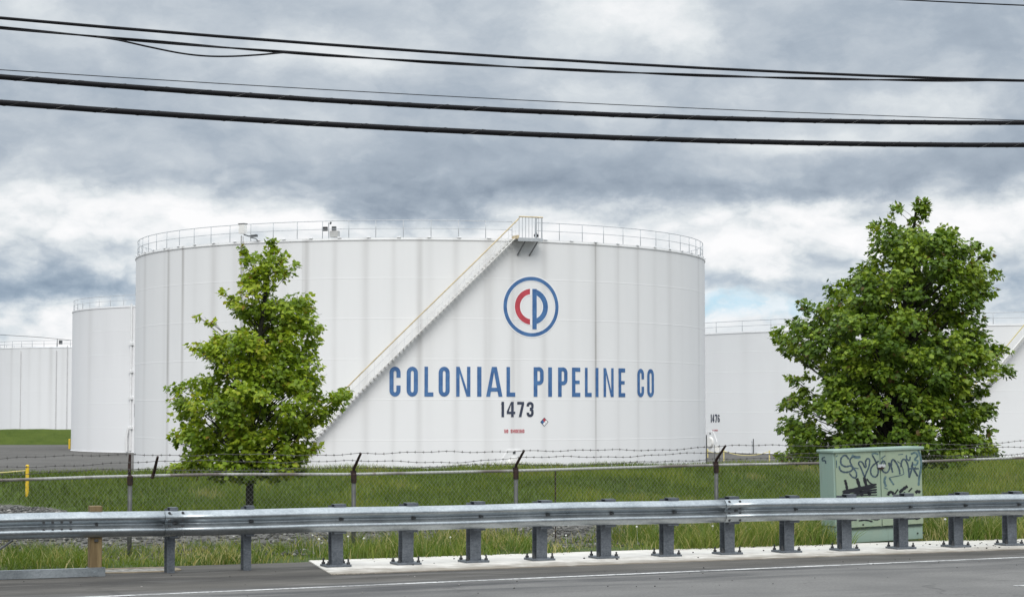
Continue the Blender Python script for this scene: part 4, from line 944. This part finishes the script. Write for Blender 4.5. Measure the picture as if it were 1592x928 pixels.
def graf(strokes, mapf, lift=0):
    m = MB()
    for q, (P, wd) in enumerate(strokes, lift):
        P = smooth_pts(P); L = []
        n = len(P)
        for i in range(n):
            a, b = P[max(i - 1, 0)], P[min(i + 1, n - 1)]; d = Vector((b[0] - a[0], b[1] - a[1]))
            if d.length < 1e-6: d = Vector((1, 0))
            d.normalize(); ww = wd * (.82 + .14 * math.sin(i * 1.7 + q)) * (1 if 0 < i < n - 1 else .6)
            L.append(((P[i][0] - d.y * ww, P[i][1] + d.x * ww), (P[i][0] + d.y * ww, P[i][1] - d.x * ww)))
        dy = -.0004 * (q % 5)
        for i in range(n - 1):
            m.add([mapf(*L[i][0], dy), mapf(*L[i + 1][0], dy), mapf(*L[i + 1][1], dy), mapf(*L[i][1], dy)], [(0, 1, 2, 3)])
    return m
front = lambda x, y, dy=0: (fx(x), -.0245 + dy, fz_(y))
g_l = [([(375, 170), (345, 135), (310, 160), (308, 208), (345, 233), (388, 228), (406, 250), (385, 275), (335, 281), (300, 262), (290, 225)], 9),
       ([(468, 152), (410, 152), (384, 178), (392, 212), (412, 250), (435, 290), (430, 331), (400, 325), (375, 290)], 8), ([(405, 245), (455, 255)], 8),
       ([(505, 335), (475, 250), (456, 212), (470, 194), (492, 208), (508, 244), (520, 240), (516, 200), (534, 172), (552, 186), (545, 240), (522, 290), (503, 338)], 8),
       ([(575, 142), (600, 190), (618, 240), (622, 300), (600, 333), (566, 318), (558, 272), (578, 235), (632, 195)], 8)]
g_r = [([(650, 180), (690, 152)], 8), ([(650, 248), (684, 232), (678, 202), (658, 204), (650, 250), (668, 292), (700, 300), (722, 262), (714, 214)], 8),
       ([(722, 214), (738, 258), (748, 304)], 9), ([(738, 252), (742, 204), (760, 192), (788, 232), (806, 280), (810, 322)], 9), ([(790, 205), (826, 240), (842, 300), (832, 326), (720, 345)], 4),
       ([(822, 260), (832, 205), (858, 194), (884, 250), (890, 356)], 9), ([(890, 356), (912, 290), (925, 218)], 9), ([(890, 276), (978, 280)], 12), ([(912, 248), (935, 290), (966, 346)], 10), ([(950, 262), (925, 290)], 8),
       ([(872, 155), (876, 192), (898, 203), (906, 172)], 8)]
g_b = [([(400, 138), (440, 158), (476, 154)], 14), ([(270, 135), (276, 142)], 18), ([(268, 175), (270, 240)], 8), ([(570, 135), (600, 128), (628, 140)], 8)]
g_b2 = [([(912, 150), (952, 138), (970, 168), (944, 198), (972, 214), (955, 246), (920, 236)], 10), ([(976, 118), (996, 175), (999, 262), (980, 352), (970, 430)], 11), ([(688, 332), (674, 372), (686, 424)], 12), ([(715, 345), (735, 380), (755, 412)], 9), ([(668, 430), (700, 446)], 9), ([(800, 150), (845, 146)], 8), ([(660, 160), (672, 240)], 5)]
g_k = [([(335, 346), (346, 390), (352, 440)], 20), ([(438, 338), (455, 400), (480, 496)], 24), ([(500, 330), (515, 400), (545, 496)], 24), ([(522, 345), (545, 380), (580, 402)], 12), ([(310, 448), (450, 425), (605, 398)], 20), ([(312, 466), (460, 440), (606, 420)], 18), ([(320, 440), (450, 455), (606, 444)], 16), ([(340, 476), (480, 470), (606, 466)], 16), ([(420, 488), (606, 490)], 14), ([(440, 706), (500, 702), (560, 720)], 12), ([(540, 692), (580, 704), (612, 704), (630, 688)], 10), ([(470, 742), (486, 742)], 22)]
g_k2 = [([(700, 500), (716, 472), (742, 478), (748, 498)], 14), ([(760, 490), (790, 452)], 12), ([(800, 480), (838, 450), (874, 428)], 16), ([(820, 500), (850, 480)], 14), ([(880, 478), (912, 446)], 14), ([(940, 490), (960, 478), (985, 488)], 16), ([(918, 708), (950, 716), (985, 700), (1000, 690)], 12), ([(920, 690), (950, 695), (990, 688)], 10)]
for strokes, mat, d in ((g_l, 'ink', 0), (g_r, 'ink', 1), (g_b, 'inkblue', 0), (g_b2, 'inkblue', 1), ([(p_, w_ * .66) for p_, w_ in g_k], 'inkblack', 0), (g_k2, 'inkblack', 1)):
    for q, st_ in enumerate(strokes): graf([st_], front, q).build('graffiti_stroke', M[mat], doors[d])
side = lambda x, y, dy=0: (-.003, DC * (1 - (x - 135) / (247 - 135)), fz_(y))
graf([([(186, 150), (166, 160), (166, 182), (186, 180), (190, 206)], 7)], side).build('graffiti', M['ink'], CB)
# ---------------------------------------------------------------- trees
LEAF_H = [(0, 0), (.20, -.04), (.36, .10), (.30, .24), (.56, .42), (.33, .52), (.20, .72), (0, 1)]
def leaves(name, C, A, N, size, tint, mat, parent):
    n = len(C); A = A / np.linalg.norm(A, axis=1, keepdims=True); N = N - A * (N * A).sum(1, keepdims=True); N /= np.linalg.norm(N, axis=1, keepdims=True) + 1e-9; B = np.cross(A, N)
    half = np.array(LEAF_H); k = len(half)
    P2 = np.concatenate([half, half[1:-1] * [-1, 1]]); z = -.32 * np.abs(P2[:, 0]) - .18 * P2[:, 1] ** 2
    curl = rng.uniform(-.5, 1.4, n)
    V = C[:, None, :] + size[:, None, None] * (B[:, None, :] * P2[None, :, :1] + A[:, None, :] * P2[None, :, 1:2] + N[:, None, :] * (z[None, :, None] * curl[:, None, None]))
    m_ = len(P2)
    f1 = np.arange(k); f2 = np.concatenate([[0], [k - 1], np.arange(m_ - 1, k - 1, -1)])
    off = (np.arange(n) * m_)[:, None]
    loops = np.concatenate([off + f1[None], off + f2[None]], 1).ravel(); sizes = np.tile([len(f1), len(f2)], n)
    return np_mesh(name, V.reshape(-1, 3), loops, sizes, mat, parent, np.repeat(tint, m_))
def inside(px, py, poly):
    c = False; j = len(poly) - 1
    for i in range(len(poly)):
        xi, yi = poly[i]; xj, yj = poly[j]
        if (yi > py) != (yj > py) and px < (xj - xi) * (py - yi) / (yj - yi) + xi: c = not c
        j = i
    return c
def edge_dist(px, py, poly):
    best = 1e9
    for i in range(len(poly)):
        a, b = Vector(poly[i - 1]), Vector(poly[i]); p = Vector((px, py)); d = b - a; t = max(0, min(1, (p - a).dot(d) / d.length_squared)); best = min(best, (p - a - d * t).length)
    return best
def maple(Y, px0, base_y, poly, axis, mat, label, nl, per, leaf, tw, seed, tips, flat, crown_y):
    r = random.Random(seed); g = np.random.default_rng(seed); sc = F / Y
    base = at(px0, base_y, Y); base.z = gz(*uv(base.x, base.y))
    T = empty('maple_tree', base); tag(T, label, 'tree', 'maple trees behind the fence')
    L0 = lambda px, py, dy=0: at(px, py, Y) + Vector((0, dy, 0)) - base
    ys = [p[1] for p in poly]
    def span(y):
        xs = []
        for i in range(len(poly)):
            (xa, ya), (xb, yb) = poly[i - 1], poly[i]
            if (ya > y) != (yb > y): xs.append(xa + (xb - xa) * (y - ya) / (yb - ya))
        return (min(xs), max(xs)) if len(xs) >= 2 else None
    axp = lambda y: float(np.interp(y, [a[1] for a in axis], [a[0] for a in axis]))
    lumps = []
    tries = 0
    while len(lumps) < nl and tries < nl * 60:
        tries += 1
        y = r.uniform(min(ys), max(ys)); x = r.uniform(min(p[0] for p in poly), max(p[0] for p in poly))
        if not inside(x, y, poly): continue
        sp_ = span(y)
        if not sp_: continue
        ed = edge_dist(x, y, poly); hw = max(12, (sp_[1] - sp_[0]) / 2); xc = (sp_[0] + sp_[1]) / 2
        if ed < 5: continue
        dmax = math.sqrt(max(0, 1 - ((x - xc) / hw) ** 2)) * hw * flat / sc
        q = r.random(); dy = dmax * (1 if r.random() < .5 else -1) * (1 - q * q * .9)
        c = L0(x, y, dy); rad = min(r.uniform(.17, .30), (ed + 3) / sc)
        if any((c - o[0]).length < .58 * min(rad, o[1]) + .05 for o in lumps): continue
        lumps.append((c, rad, y))
    for x, y, rp_ in tips: lumps.append((L0(x, y, r.uniform(-.25, .25)), rp_ / sc, y))
    # wood
    m = MB(); tp = [Vector((0, 0, -.25))] + [L0(a, b) for a, b in axis[::-1]]
    tp = [tp[0]] + [Vector((0, 0, 0))] + tp[1:]
    n = len(tp); m.tube(tp, [tw * 1.25, tw] + [max(.008, tw * .9 * (1 - i / (n - 2)) ** .9 + .006) for i in range(n - 2)], 9); trunk = m.build('trunk', M['bark'], T, smooth=True)
    m = MB()
    for i, (c, rad, y) in enumerate(lumps):
        if i % 2 and i < nl: continue
        d = math.hypot(c.x - (axp(y) - px0) / sc, c.y); yb = min(crown_y, y + (d * .75 + .15) * sc)
        st_ = L0(axp(yb), yb); mid_ = st_.lerp(c, .5) + Vector((r.uniform(-.06, .06), r.uniform(-.06, .06), .04 * d))
        r0 = .005 + .009 * min(1.6, d); m.tube([st_, st_.lerp(mid_, .6), mid_, mid_.lerp(c, .6) , c], [r0, r0 * .8, r0 * .6, r0 * .42, .004], 5, cap=False)
        for q in range(3):
            e_ = c + Vector((r.gauss(0, 1), r.gauss(0, 1), r.gauss(0, .6))) * rad * .55; m.tube([mid_.lerp(c, .55), e_], [.0035, .002], 4, cap=False)
    m.build('limbs', M['bark'], trunk, smooth=True)
    Cs, As, Ns, Ss, Ts = [], [], [], [], []
    for c, rad, y in lumps:
        k = int(per * (rad / .22) ** 2 * r.uniform(.75, 1.2)) + 5
        d = g.normal(size=(k, 3)); d /= np.linalg.norm(d, axis=1, keepdims=True); d *= (g.random((k, 1)) ** .45) * rad
        d[:, 2] *= .72
        p = np.array(c) + d
        axx = np.array([(axp(y) - px0) / sc, 0, 0]); o = p - np.array([axx[0], 0, c.z - .35]); o /= np.linalg.norm(o, axis=1, keepdims=True) + 1e-6
        A_ = o * .55 + d / rad * .55 + np.array([0, 0, -.55]) + g.normal(size=(k, 3)) * .45
        N_ = o * .55 + np.array([0, 0, .75]) + d / rad * .35 + g.normal(size=(k, 3)) * .42
        s_ = leaf * g.uniform(.55, 1.2, k)
        t = g.normal(.50 + r.uniform(-.24, .24), .15, k)
        red = g.random(k) < .012; t[red] = 1.0; t[~red] = np.clip(t[~red], 0, .92)
        Cs.append(p); As.append(A_); Ns.append(N_); Ss.append(s_); Ts.append(t)
    leaves('crown', np.concatenate(Cs), np.concatenate(As), np.concatenate(Ns), np.concatenate(Ss), np.concatenate(Ts), mat, T)
    return T
poly1 = [(424, 366), (434, 374), (434, 392), (446, 402), (446, 412), (458, 404), (472, 408), (470, 420), (456, 428), (446, 436), (440, 450), (446, 468), (456, 452), (468, 448), (488, 458), (488, 482), (502, 500), (504, 520), (496, 534), (492, 552), (506, 562), (500, 590), (488, 610), (500, 614), (520, 602), (540, 598), (546, 618), (534, 640), (516, 652), (496, 654), (482, 668), (494, 690), (490, 704), (472, 706), (478, 722), (470, 740), (430, 746), (408, 752), (380, 742), (356, 752), (326, 748), (300, 738), (266, 734), (264, 720), (286, 710), (272, 692), (268, 660), (272, 634), (258, 610), (264, 598), (286, 604), (298, 580), (318, 574), (296, 552), (292, 538), (306, 524), (328, 530), (316, 512), (304, 494), (314, 484), (330, 492), (346, 514), (362, 510), (358, 482), (342, 462), (344, 448), (360, 450), (370, 464), (376, 444), (362, 428), (364, 410), (372, 400), (378, 378), (392, 382), (396, 400), (404, 392), (414, 386)]
ax1 = [(424, 372), (415, 440), (404, 520), (394, 620), (389, 720), (388, 770)]
tips1 = [(440, 396, 9), (432, 422, 11), (394, 430, 12), (364, 462, 11), (404, 408, 10), (500, 640, 12), (486, 652, 12), (480, 682, 11), (462, 718, 13), (500, 656, 13), (492, 694, 13), (478, 702, 13), (470, 734, 12), (512, 640, 13), (474, 670, 14), (494, 620, 13), (425, 375, 8), (428, 392, 10), (380, 388, 10), (463, 412, 10), (352, 456, 10), (476, 462, 12), (310, 492, 9), (300, 538, 11), (268, 606, 12), (534, 612, 15), (272, 726, 9), (305, 735, 11), (446, 738, 11), (372, 744, 10), (428, 746, 9), (390, 748, 8), (330, 742, 10), (484, 698, 10), (498, 510, 10), (498, 568, 9), (524, 630, 14), (408, 740, 10), (340, 742, 10), (290, 725, 12)]
maple(36, 388, 811, poly1, ax1, M['leaf_a'], 'slender yellow green young maple in front of tank 1473', 300, 76, .088, .072, 5, tips1, .8, 738)
poly2 = [(1428, 308), (1446, 316), (1444, 334), (1436, 352), (1450, 350), (1462, 342), (1484, 356), (1494, 372), (1500, 388), (1516, 366), (1528, 378), (1538, 392), (1534, 410), (1552, 420), (1554, 434), (1538, 448), (1544, 462), (1524, 474), (1514, 486), (1528, 500), (1522, 520), (1544, 530), (1562, 534), (1564, 552), (1548, 562), (1568, 572), (1572, 584), (1552, 590), (1530, 594), (1528, 614), (1540, 632), (1542, 646), (1528, 652), (1536, 668), (1530, 684), (1556, 702), (1552, 712), (1500, 716), (1460, 728), (1400, 724), (1330, 722), (1270, 722), (1212, 718), (1208, 706), (1228, 690), (1206, 672), (1210, 656), (1230, 640), (1212, 634), (1222, 616), (1240, 604), (1222, 596), (1228, 580), (1252, 578), (1256, 566), (1230, 552), (1214, 548), (1212, 530), (1200, 522), (1206, 508), (1230, 496), (1240, 486), (1232, 474), (1248, 462), (1268, 474), (1284, 456), (1280, 442), (1296, 432), (1322, 434), (1330, 420), (1342, 398), (1340, 384), (1352, 372), (1348, 350), (1362, 342), (1376, 338), (1380, 318), (1396, 316), (1400, 334), (1412, 344), (1418, 330)]
ax2 = [(1424, 330), (1415, 400), (1404, 500), (1396, 600), (1392, 700), (1390, 760)]
tips2 = [(1428, 320, 15), (1390, 326, 11), (1436, 328, 10), (1420, 345, 9), (1480, 366, 12), (1522, 380, 10), (1530, 398, 9), (1546, 430, 10), (1532, 458, 9), (1246, 474, 12), (1208, 522, 12), (1556, 542, 14), (1562, 580, 12), (1536, 640, 10), (1545, 704, 10), (1218, 708, 12), (1214, 666, 12), (1218, 632, 10), (1232, 590, 12), (1226, 545, 10), (1400, 322, 8), (1250, 640, 13), (1264, 662, 13), (1246, 612, 12), (1272, 690, 13), (1240, 684, 12), (1258, 630, 12)]
maple(37, 1390, 806, poly2, ax2, M['leaf_b'], 'large dense dark green maple behind the graffiti cabinet', 540, 80, .092, .10, 9, tips2, .8, 715)
# ---------------------------------------------------------------- grass, weeds, stones (too many to count)
def blades(name, U, Vv, Hh, Wd, lean, tint, mat, zf=None):
    n = len(U); X = CT * U - ST * Vv; Y = ST * U + CT * Vv
    Z = np.array([gz(a, b) for a, b in zip(U, Vv)]) - .02
    a = rng.uniform(0, 2 * pi, n); side = np.stack([np.cos(a), np.sin(a), np.zeros(n)], 1); la = rng.uniform(0, 2 * pi, n); ld = np.stack([np.cos(la), np.sin(la), np.zeros(n)], 1) * (lean * Hh)[:, None]
    P = np.stack([X, Y, Z], 1); up = np.array([0, 0, 1.])
    v0 = P - side * Wd[:, None] / 2; v1 = P + side * Wd[:, None] / 2; mid_ = P + up * (Hh * .55)[:, None] + ld * .35
    v2 = mid_ + side * Wd[:, None] * .4; v3 = mid_ - side * Wd[:, None] * .4; tip = P + up * Hh[:, None] + ld
    V = np.stack([v0, v1, v2, v3, tip], 1).reshape(-1, 3); off = (np.arange(n) * 5)[:, None]
    loops = np.concatenate([off + [[0, 1, 2, 3]], off + [[3, 2, 4]]], 1).ravel(); sizes = np.tile([4, 3], n)
    return np_mesh(name, V, loops, sizes, mat, None, np.repeat(tint, 5))
def vnoise(U, Vv, f, seed):
    g = np.random.default_rng(seed).random((64, 64)); x, y = U * f, Vv * f; i, j = np.floor(x).astype(int), np.floor(y).astype(int); a, b = x - i, y - j; a = a * a * (3 - 2 * a); b = b * b * (3 - 2 * b)
    G = lambda p, q: g[p % 64, q % 64]
    return (G(i, j) * (1 - a) + G(i + 1, j) * a) * (1 - b) + (G(i, j + 1) * (1 - a) + G(i + 1, j + 1) * a) * b
n = 90000
U = rng.uniform(2, 40, n); Vv = rng.uniform(38.0, 48.5, n); vb = np.array([vbound(a) for a in U]); k = Vv > vb + rng.normal(0, .15, n); U, Vv = U[k], Vv[k]; n = len(U)
ns = vnoise(U, Vv, .55, 1) * .6 + vnoise(U, Vv, 1.7, 2) * .4; crest = np.clip((Vv - 43.5) / 2, 0, 1)
tag(blades('grass', U, Vv, .09 + .17 * ns * rng.uniform(.5, 1.3, n) + .04 * crest, rng.uniform(.010, .024, n), rng.uniform(.1, .8, n), np.where(vnoise(U, Vv, .8, 21) * .6 + vnoise(U, Vv, 2.3, 22) * .4 + rng.normal(0, .06, n) > .80, .97, np.clip(.44 + 1.0 * (ns - .5) + rng.normal(0, .16, n) + .06 * crest, 0, .93)), M['blade']), 'rough green grass covering the rise before the tanks', 'grass', kind='stuff')
n = 46000
U = rng.uniform(-1, 25, n); q = rng.random(n); Vv = 25.90 + q ** 1.25 * 2.7 
us_px = {}
d = vnoise(U, Vv * .6, .9, 3) * .6 + vnoise(U, Vv, 3.1, 13) * .4; u_gap = np.exp(-((U - 12.3) / .85) ** 4) + np.exp(-((U - 17.75) / .45) ** 2)
keep = rng.random(n) < np.clip(.25 + 1.5 * (d - .15), .1, 1) * (1 - .72 * np.clip(u_gap, 0, 1)); U, Vv, d = U[keep], Vv[keep], d[keep]; n = len(U); u_gap = u_gap[keep]
CU, CV = uv(*at_z(1299.5, 843.5, .012)[:2]); k = ~((U > CU + .12) & (U < CU + 1.62) & (Vv < CV + .5)); U, Vv, d, u_gap = U[k], Vv[k], d[k], u_gap[k]; n = len(U)
hh = (.06 + .38 * d * rng.uniform(.3, 1.25, n)) * (1 - .7 * np.clip(u_gap, 0, 1)) * np.clip(.8 + .2 * (U - 7), .8, 1.22); stalk = rng.random(n) < .05; hh[stalk] = hh[stalk] * 1.35 + .06
tint = np.clip(.30 + .5 * (vnoise(U, Vv, 1.6, 5)) + rng.normal(0, .13, n), 0, .9); tint[stalk] = rng.uniform(.86, 1, stalk.sum()); dry = rng.random(n) < .09 + .25 * (vnoise(U, Vv, 1.1, 31) > .72) + .2 * np.clip(u_gap, 0, 1); tint[dry] = rng.uniform(.9, 1, dry.sum())
tag(blades('weeds', U, Vv, hh, np.where(stalk, .006, rng.uniform(.006, .019, n)), rng.uniform(.1, 1.2, n), tint, M['weed']), 'tall bright green weeds and dry stalks along the foot of the fence', 'weeds', kind='stuff')
# fluffy seed heads on stalks
m = MB()
for px in (486, 496, 513, 541, 640, 566, 1160, 1166, 1470, 1478, 1484, 700, 990, 1108, 1236, 880):
    P = at_v(px, 850, 26.3 + rnd.random() * .5); z = .20 + rnd.random() * .12; P.z = z
    k = .45 + .4 * rnd.random(); m.lathe([(.001, -.024 * k), (.017 * k, -.018 * k), (.025 * k, 0), (.018 * k, .017 * k), (.001, .024 * k)], 8, c=P); m.tube([(P.x + .02, P.y, -.02), P], .0015, 3, cap=False)
tag(m.build('weeds', M['puff'], smooth=True), 'white fluffy dandelion heads among the weeds', 'weeds', kind='stuff')
def stones(name, U, Vv, Rr, tint, mat, z0=None, label='', cat='gravel'):
    n = len(U); base = np.array([(1, 0, 0), (-1, 0, 0), (0, 1, 0), (0, -1, 0), (0, 0, 1), (0, 0, -1), (.62, .62, .5), (-.62, .62, .5), (.62, -.62, .5), (-.62, -.62, .5)])
    fc = [(4, 6, 7), (4, 8, 6), (4, 9, 8), (4, 7, 9), (0, 6, 8), (2, 7, 6), (1, 9, 7), (3, 8, 9), (0, 2, 6), (2, 1, 7), (1, 3, 9), (3, 0, 8), (5, 2, 0), (5, 1, 2), (5, 3, 1), (5, 0, 3)]
    X = CT * U - ST * Vv; Y = ST * U + CT * Vv; Z = np.array([gz(a, b) for a, b in zip(U, Vv)]) if z0 is None else np.full(n, z0)
    a = rng.uniform(0, 2 * pi, n); B = base[None] * rng.uniform(.7, 1.3, (n, 10, 1)) * np.stack([np.ones(n), rng.uniform(.6, 1, n), rng.uniform(.4, .8, n)], 1)[:, None, :]
    x = B[..., 0] * np.cos(a)[:, None] - B[..., 1] * np.sin(a)[:, None]; y = B[..., 0] * np.sin(a)[:, None] + B[..., 1] * np.cos(a)[:, None]
    V = np.stack([X[:, None] + x * Rr[:, None], Y[:, None] + y * Rr[:, None], Z[:, None] + B[..., 2] * Rr[:, None] + Rr[:, None] * .2], 2).reshape(-1, 3)
    off = (np.arange(n) * 10)[:, None]; loops = (off + np.array(fc).ravel()[None]).ravel()
    return tag(np_mesh(name, V, loops, np.full(n * 16, 3), mat, None, np.repeat(tint, 10)), label, cat, kind='stuff')
n = 16000; U = rng.uniform(0, 28, n); Vv = 27.0 + rng.random(n) ** 1.2 * 12; vb = np.array([vbound(a) for a in U]); k = (Vv < vb + .1)
extra = 3500; U2 = rng.uniform(4, 7.6, extra); V2 = rng.uniform(37, 44, extra); k2 = V2 < np.array([vbound(a) for a in U2]); U = np.concatenate([U[k], U2[k2]]); Vv = np.concatenate([Vv[k], V2[k2]]); n = len(U)
stones('gravel', U, Vv, rng.uniform(.018, .048, n) * np.where(rng.random(n) < .06, 1.6, 1), np.clip(rng.normal(.45, .25, n), 0, 1), M['stone'], label='loose grey crushed stone inside the fence')
n = 420; U = rng.uniform(8, 23, n); Vv = 24.3 + rng.random(n) ** .8 * 1.6; wgt = np.where(U > 17.2, 1.0, .12); wgt = np.where((U > 15) & (Vv > 25.6), .7, wgt); k = rng.random(n) < wgt; U, Vv = U[k], Vv[k]; n = len(U)
stones('debris', U, Vv, rng.uniform(.006, .022, n), rng.uniform(0, .9, n), M['clod'], .014, 'dark dirt clods scattered on the concrete slab', 'debris')
n = 260; U = rng.uniform(0, 24, n); Vv = rng.uniform(20.5, 25.7, n) ; k = (Vv < 23.4) | (U < 7); U, Vv = U[k], Vv[k]; n = len(U)
stones('debris', U, Vv, rng.uniform(.004, .014, n), np.clip(rng.normal(.5, .4, n), 0, 1), M['stone'], .002, 'small loose pebbles on the road shoulder', 'debris')
# ---------------------------------------------------------------- overhead lines
def line_curve(pts, v, ext=45, n=90):
    P = [at_v(x, y, v) for x, y in pts]; U = np.array([uv(p.x, p.y)[0] for p in P]); Z = np.array([p.z for p in P]); c = np.polyfit(U, Z, 2)
    c[0] = max(c[0], 1e-4)
    us_ = np.linspace(U[0] - ext, U[-1] + ext, n); return [Vector((*xy(u, v), float(np.polyval(c, u)))) for u in us_]
def refine(P, k):
    out = []
    for i in range(len(P) - 1): out += [P[i].lerp(P[i + 1], j / k) for j in range(k)]
    return out + [P[-1]]
def cable(pts, v, px_w, label, lash=False, twist=0, ext=45):
    P = line_curve(pts, v, ext); r = px_w / 2 * (v / CT) / F
    t = empty('overhead_cable', P[len(P) // 2]); tag(t, label, 'cable', 'overhead cables across the sky')
    m = MB(); Q = refine(P, 5)
    if twist:
        for ph in (0, pi):
            m.tube([p + (Zv * math.cos(i * twist + ph) + vx * math.sin(i * twist + ph)) * r * .55 for i, p in enumerate(Q)], r * .6, 6)
    else: m.tube(P, r, 8)
    under(m.build('conductor', M['cable'], smooth=True), t)
    if lash:
        Q = refine(P[25:-25], 22); m = MB(); m.tube([p + (Zv * math.cos(i * .75) + vx * math.sin(i * .75)) * (r + .0015) for i, p in enumerate(Q)], .0024, 3, cap=False); under(m.build('lashing_wire', M['lash']), t)
    return t, P
cable([(0, 29), (402, 60.5), (800, 89.5), (999, 102), (1198, 112), (1447, 120.5), (1592, 126)], 20.2, 4.6, 'topmost of the full-width black cables across the sky')
cable([(0, 43.5), (171, 60), (452, 81.5), (628, 94), (800, 104.5), (999, 114.5), (1198, 121.5), (1592, 125.5)], 20.5, 4.4, 'second black cable from the top with a slack loop at left', twist=.45)
cable([(0, 109.5), (402, 133), (800, 154.8), (1198, 175), (1592, 187)], 21.2, 1.3, 'hair thin wire just above the upper thick cable')
cable([(0, 120), (402, 149), (800, 173), (999, 180.5), (1198, 186), (1592, 191.5)], 20.0, 8.0, 'upper of the two thick lashed black cables', lash=True)
cable([(0, 161), (402, 185), (800, 208.5), (999, 216.4), (1198, 222), (1592, 225.4)], 19.6, 8.6, 'lowest and thickest black cable across the sky', lash=True)
cable([(1412, 0.5), (1500, 4.8), (1592, 8.8)], 20.8, 2.4, 'short stretch of thin cable in the top right corner', ext=14)
# slack loop hanging from the second cable
lp = [(150, 57.5), (185, 63), (230, 73), (280, 83), (320, 87.5), (360, 88), (405, 85.5), (450, 82), (500, 85), (540, 88)]
lpx = smooth_pts(lp, 6); m = MB(); m.tube([at_v(x, y, 20.47) for x, y in lpx], .0095, 6)
tag(m.build('cable_loop', M['cable'], smooth=True), 'slack black cable loop drooping below the second cable at upper left', 'cable')
# faint service wire behind the far left tank
m = MB(); a, b = at(-60, 514, 330), at(60, 524, 330); m.tube([a, a.lerp(b, .5) - Zv * .15, b, at(112, 529, 336)], .035, 4); tag(m.build('guy_wire', M['cable']), 'thin dark wire slanting to the rim of the far left tank', 'wire')
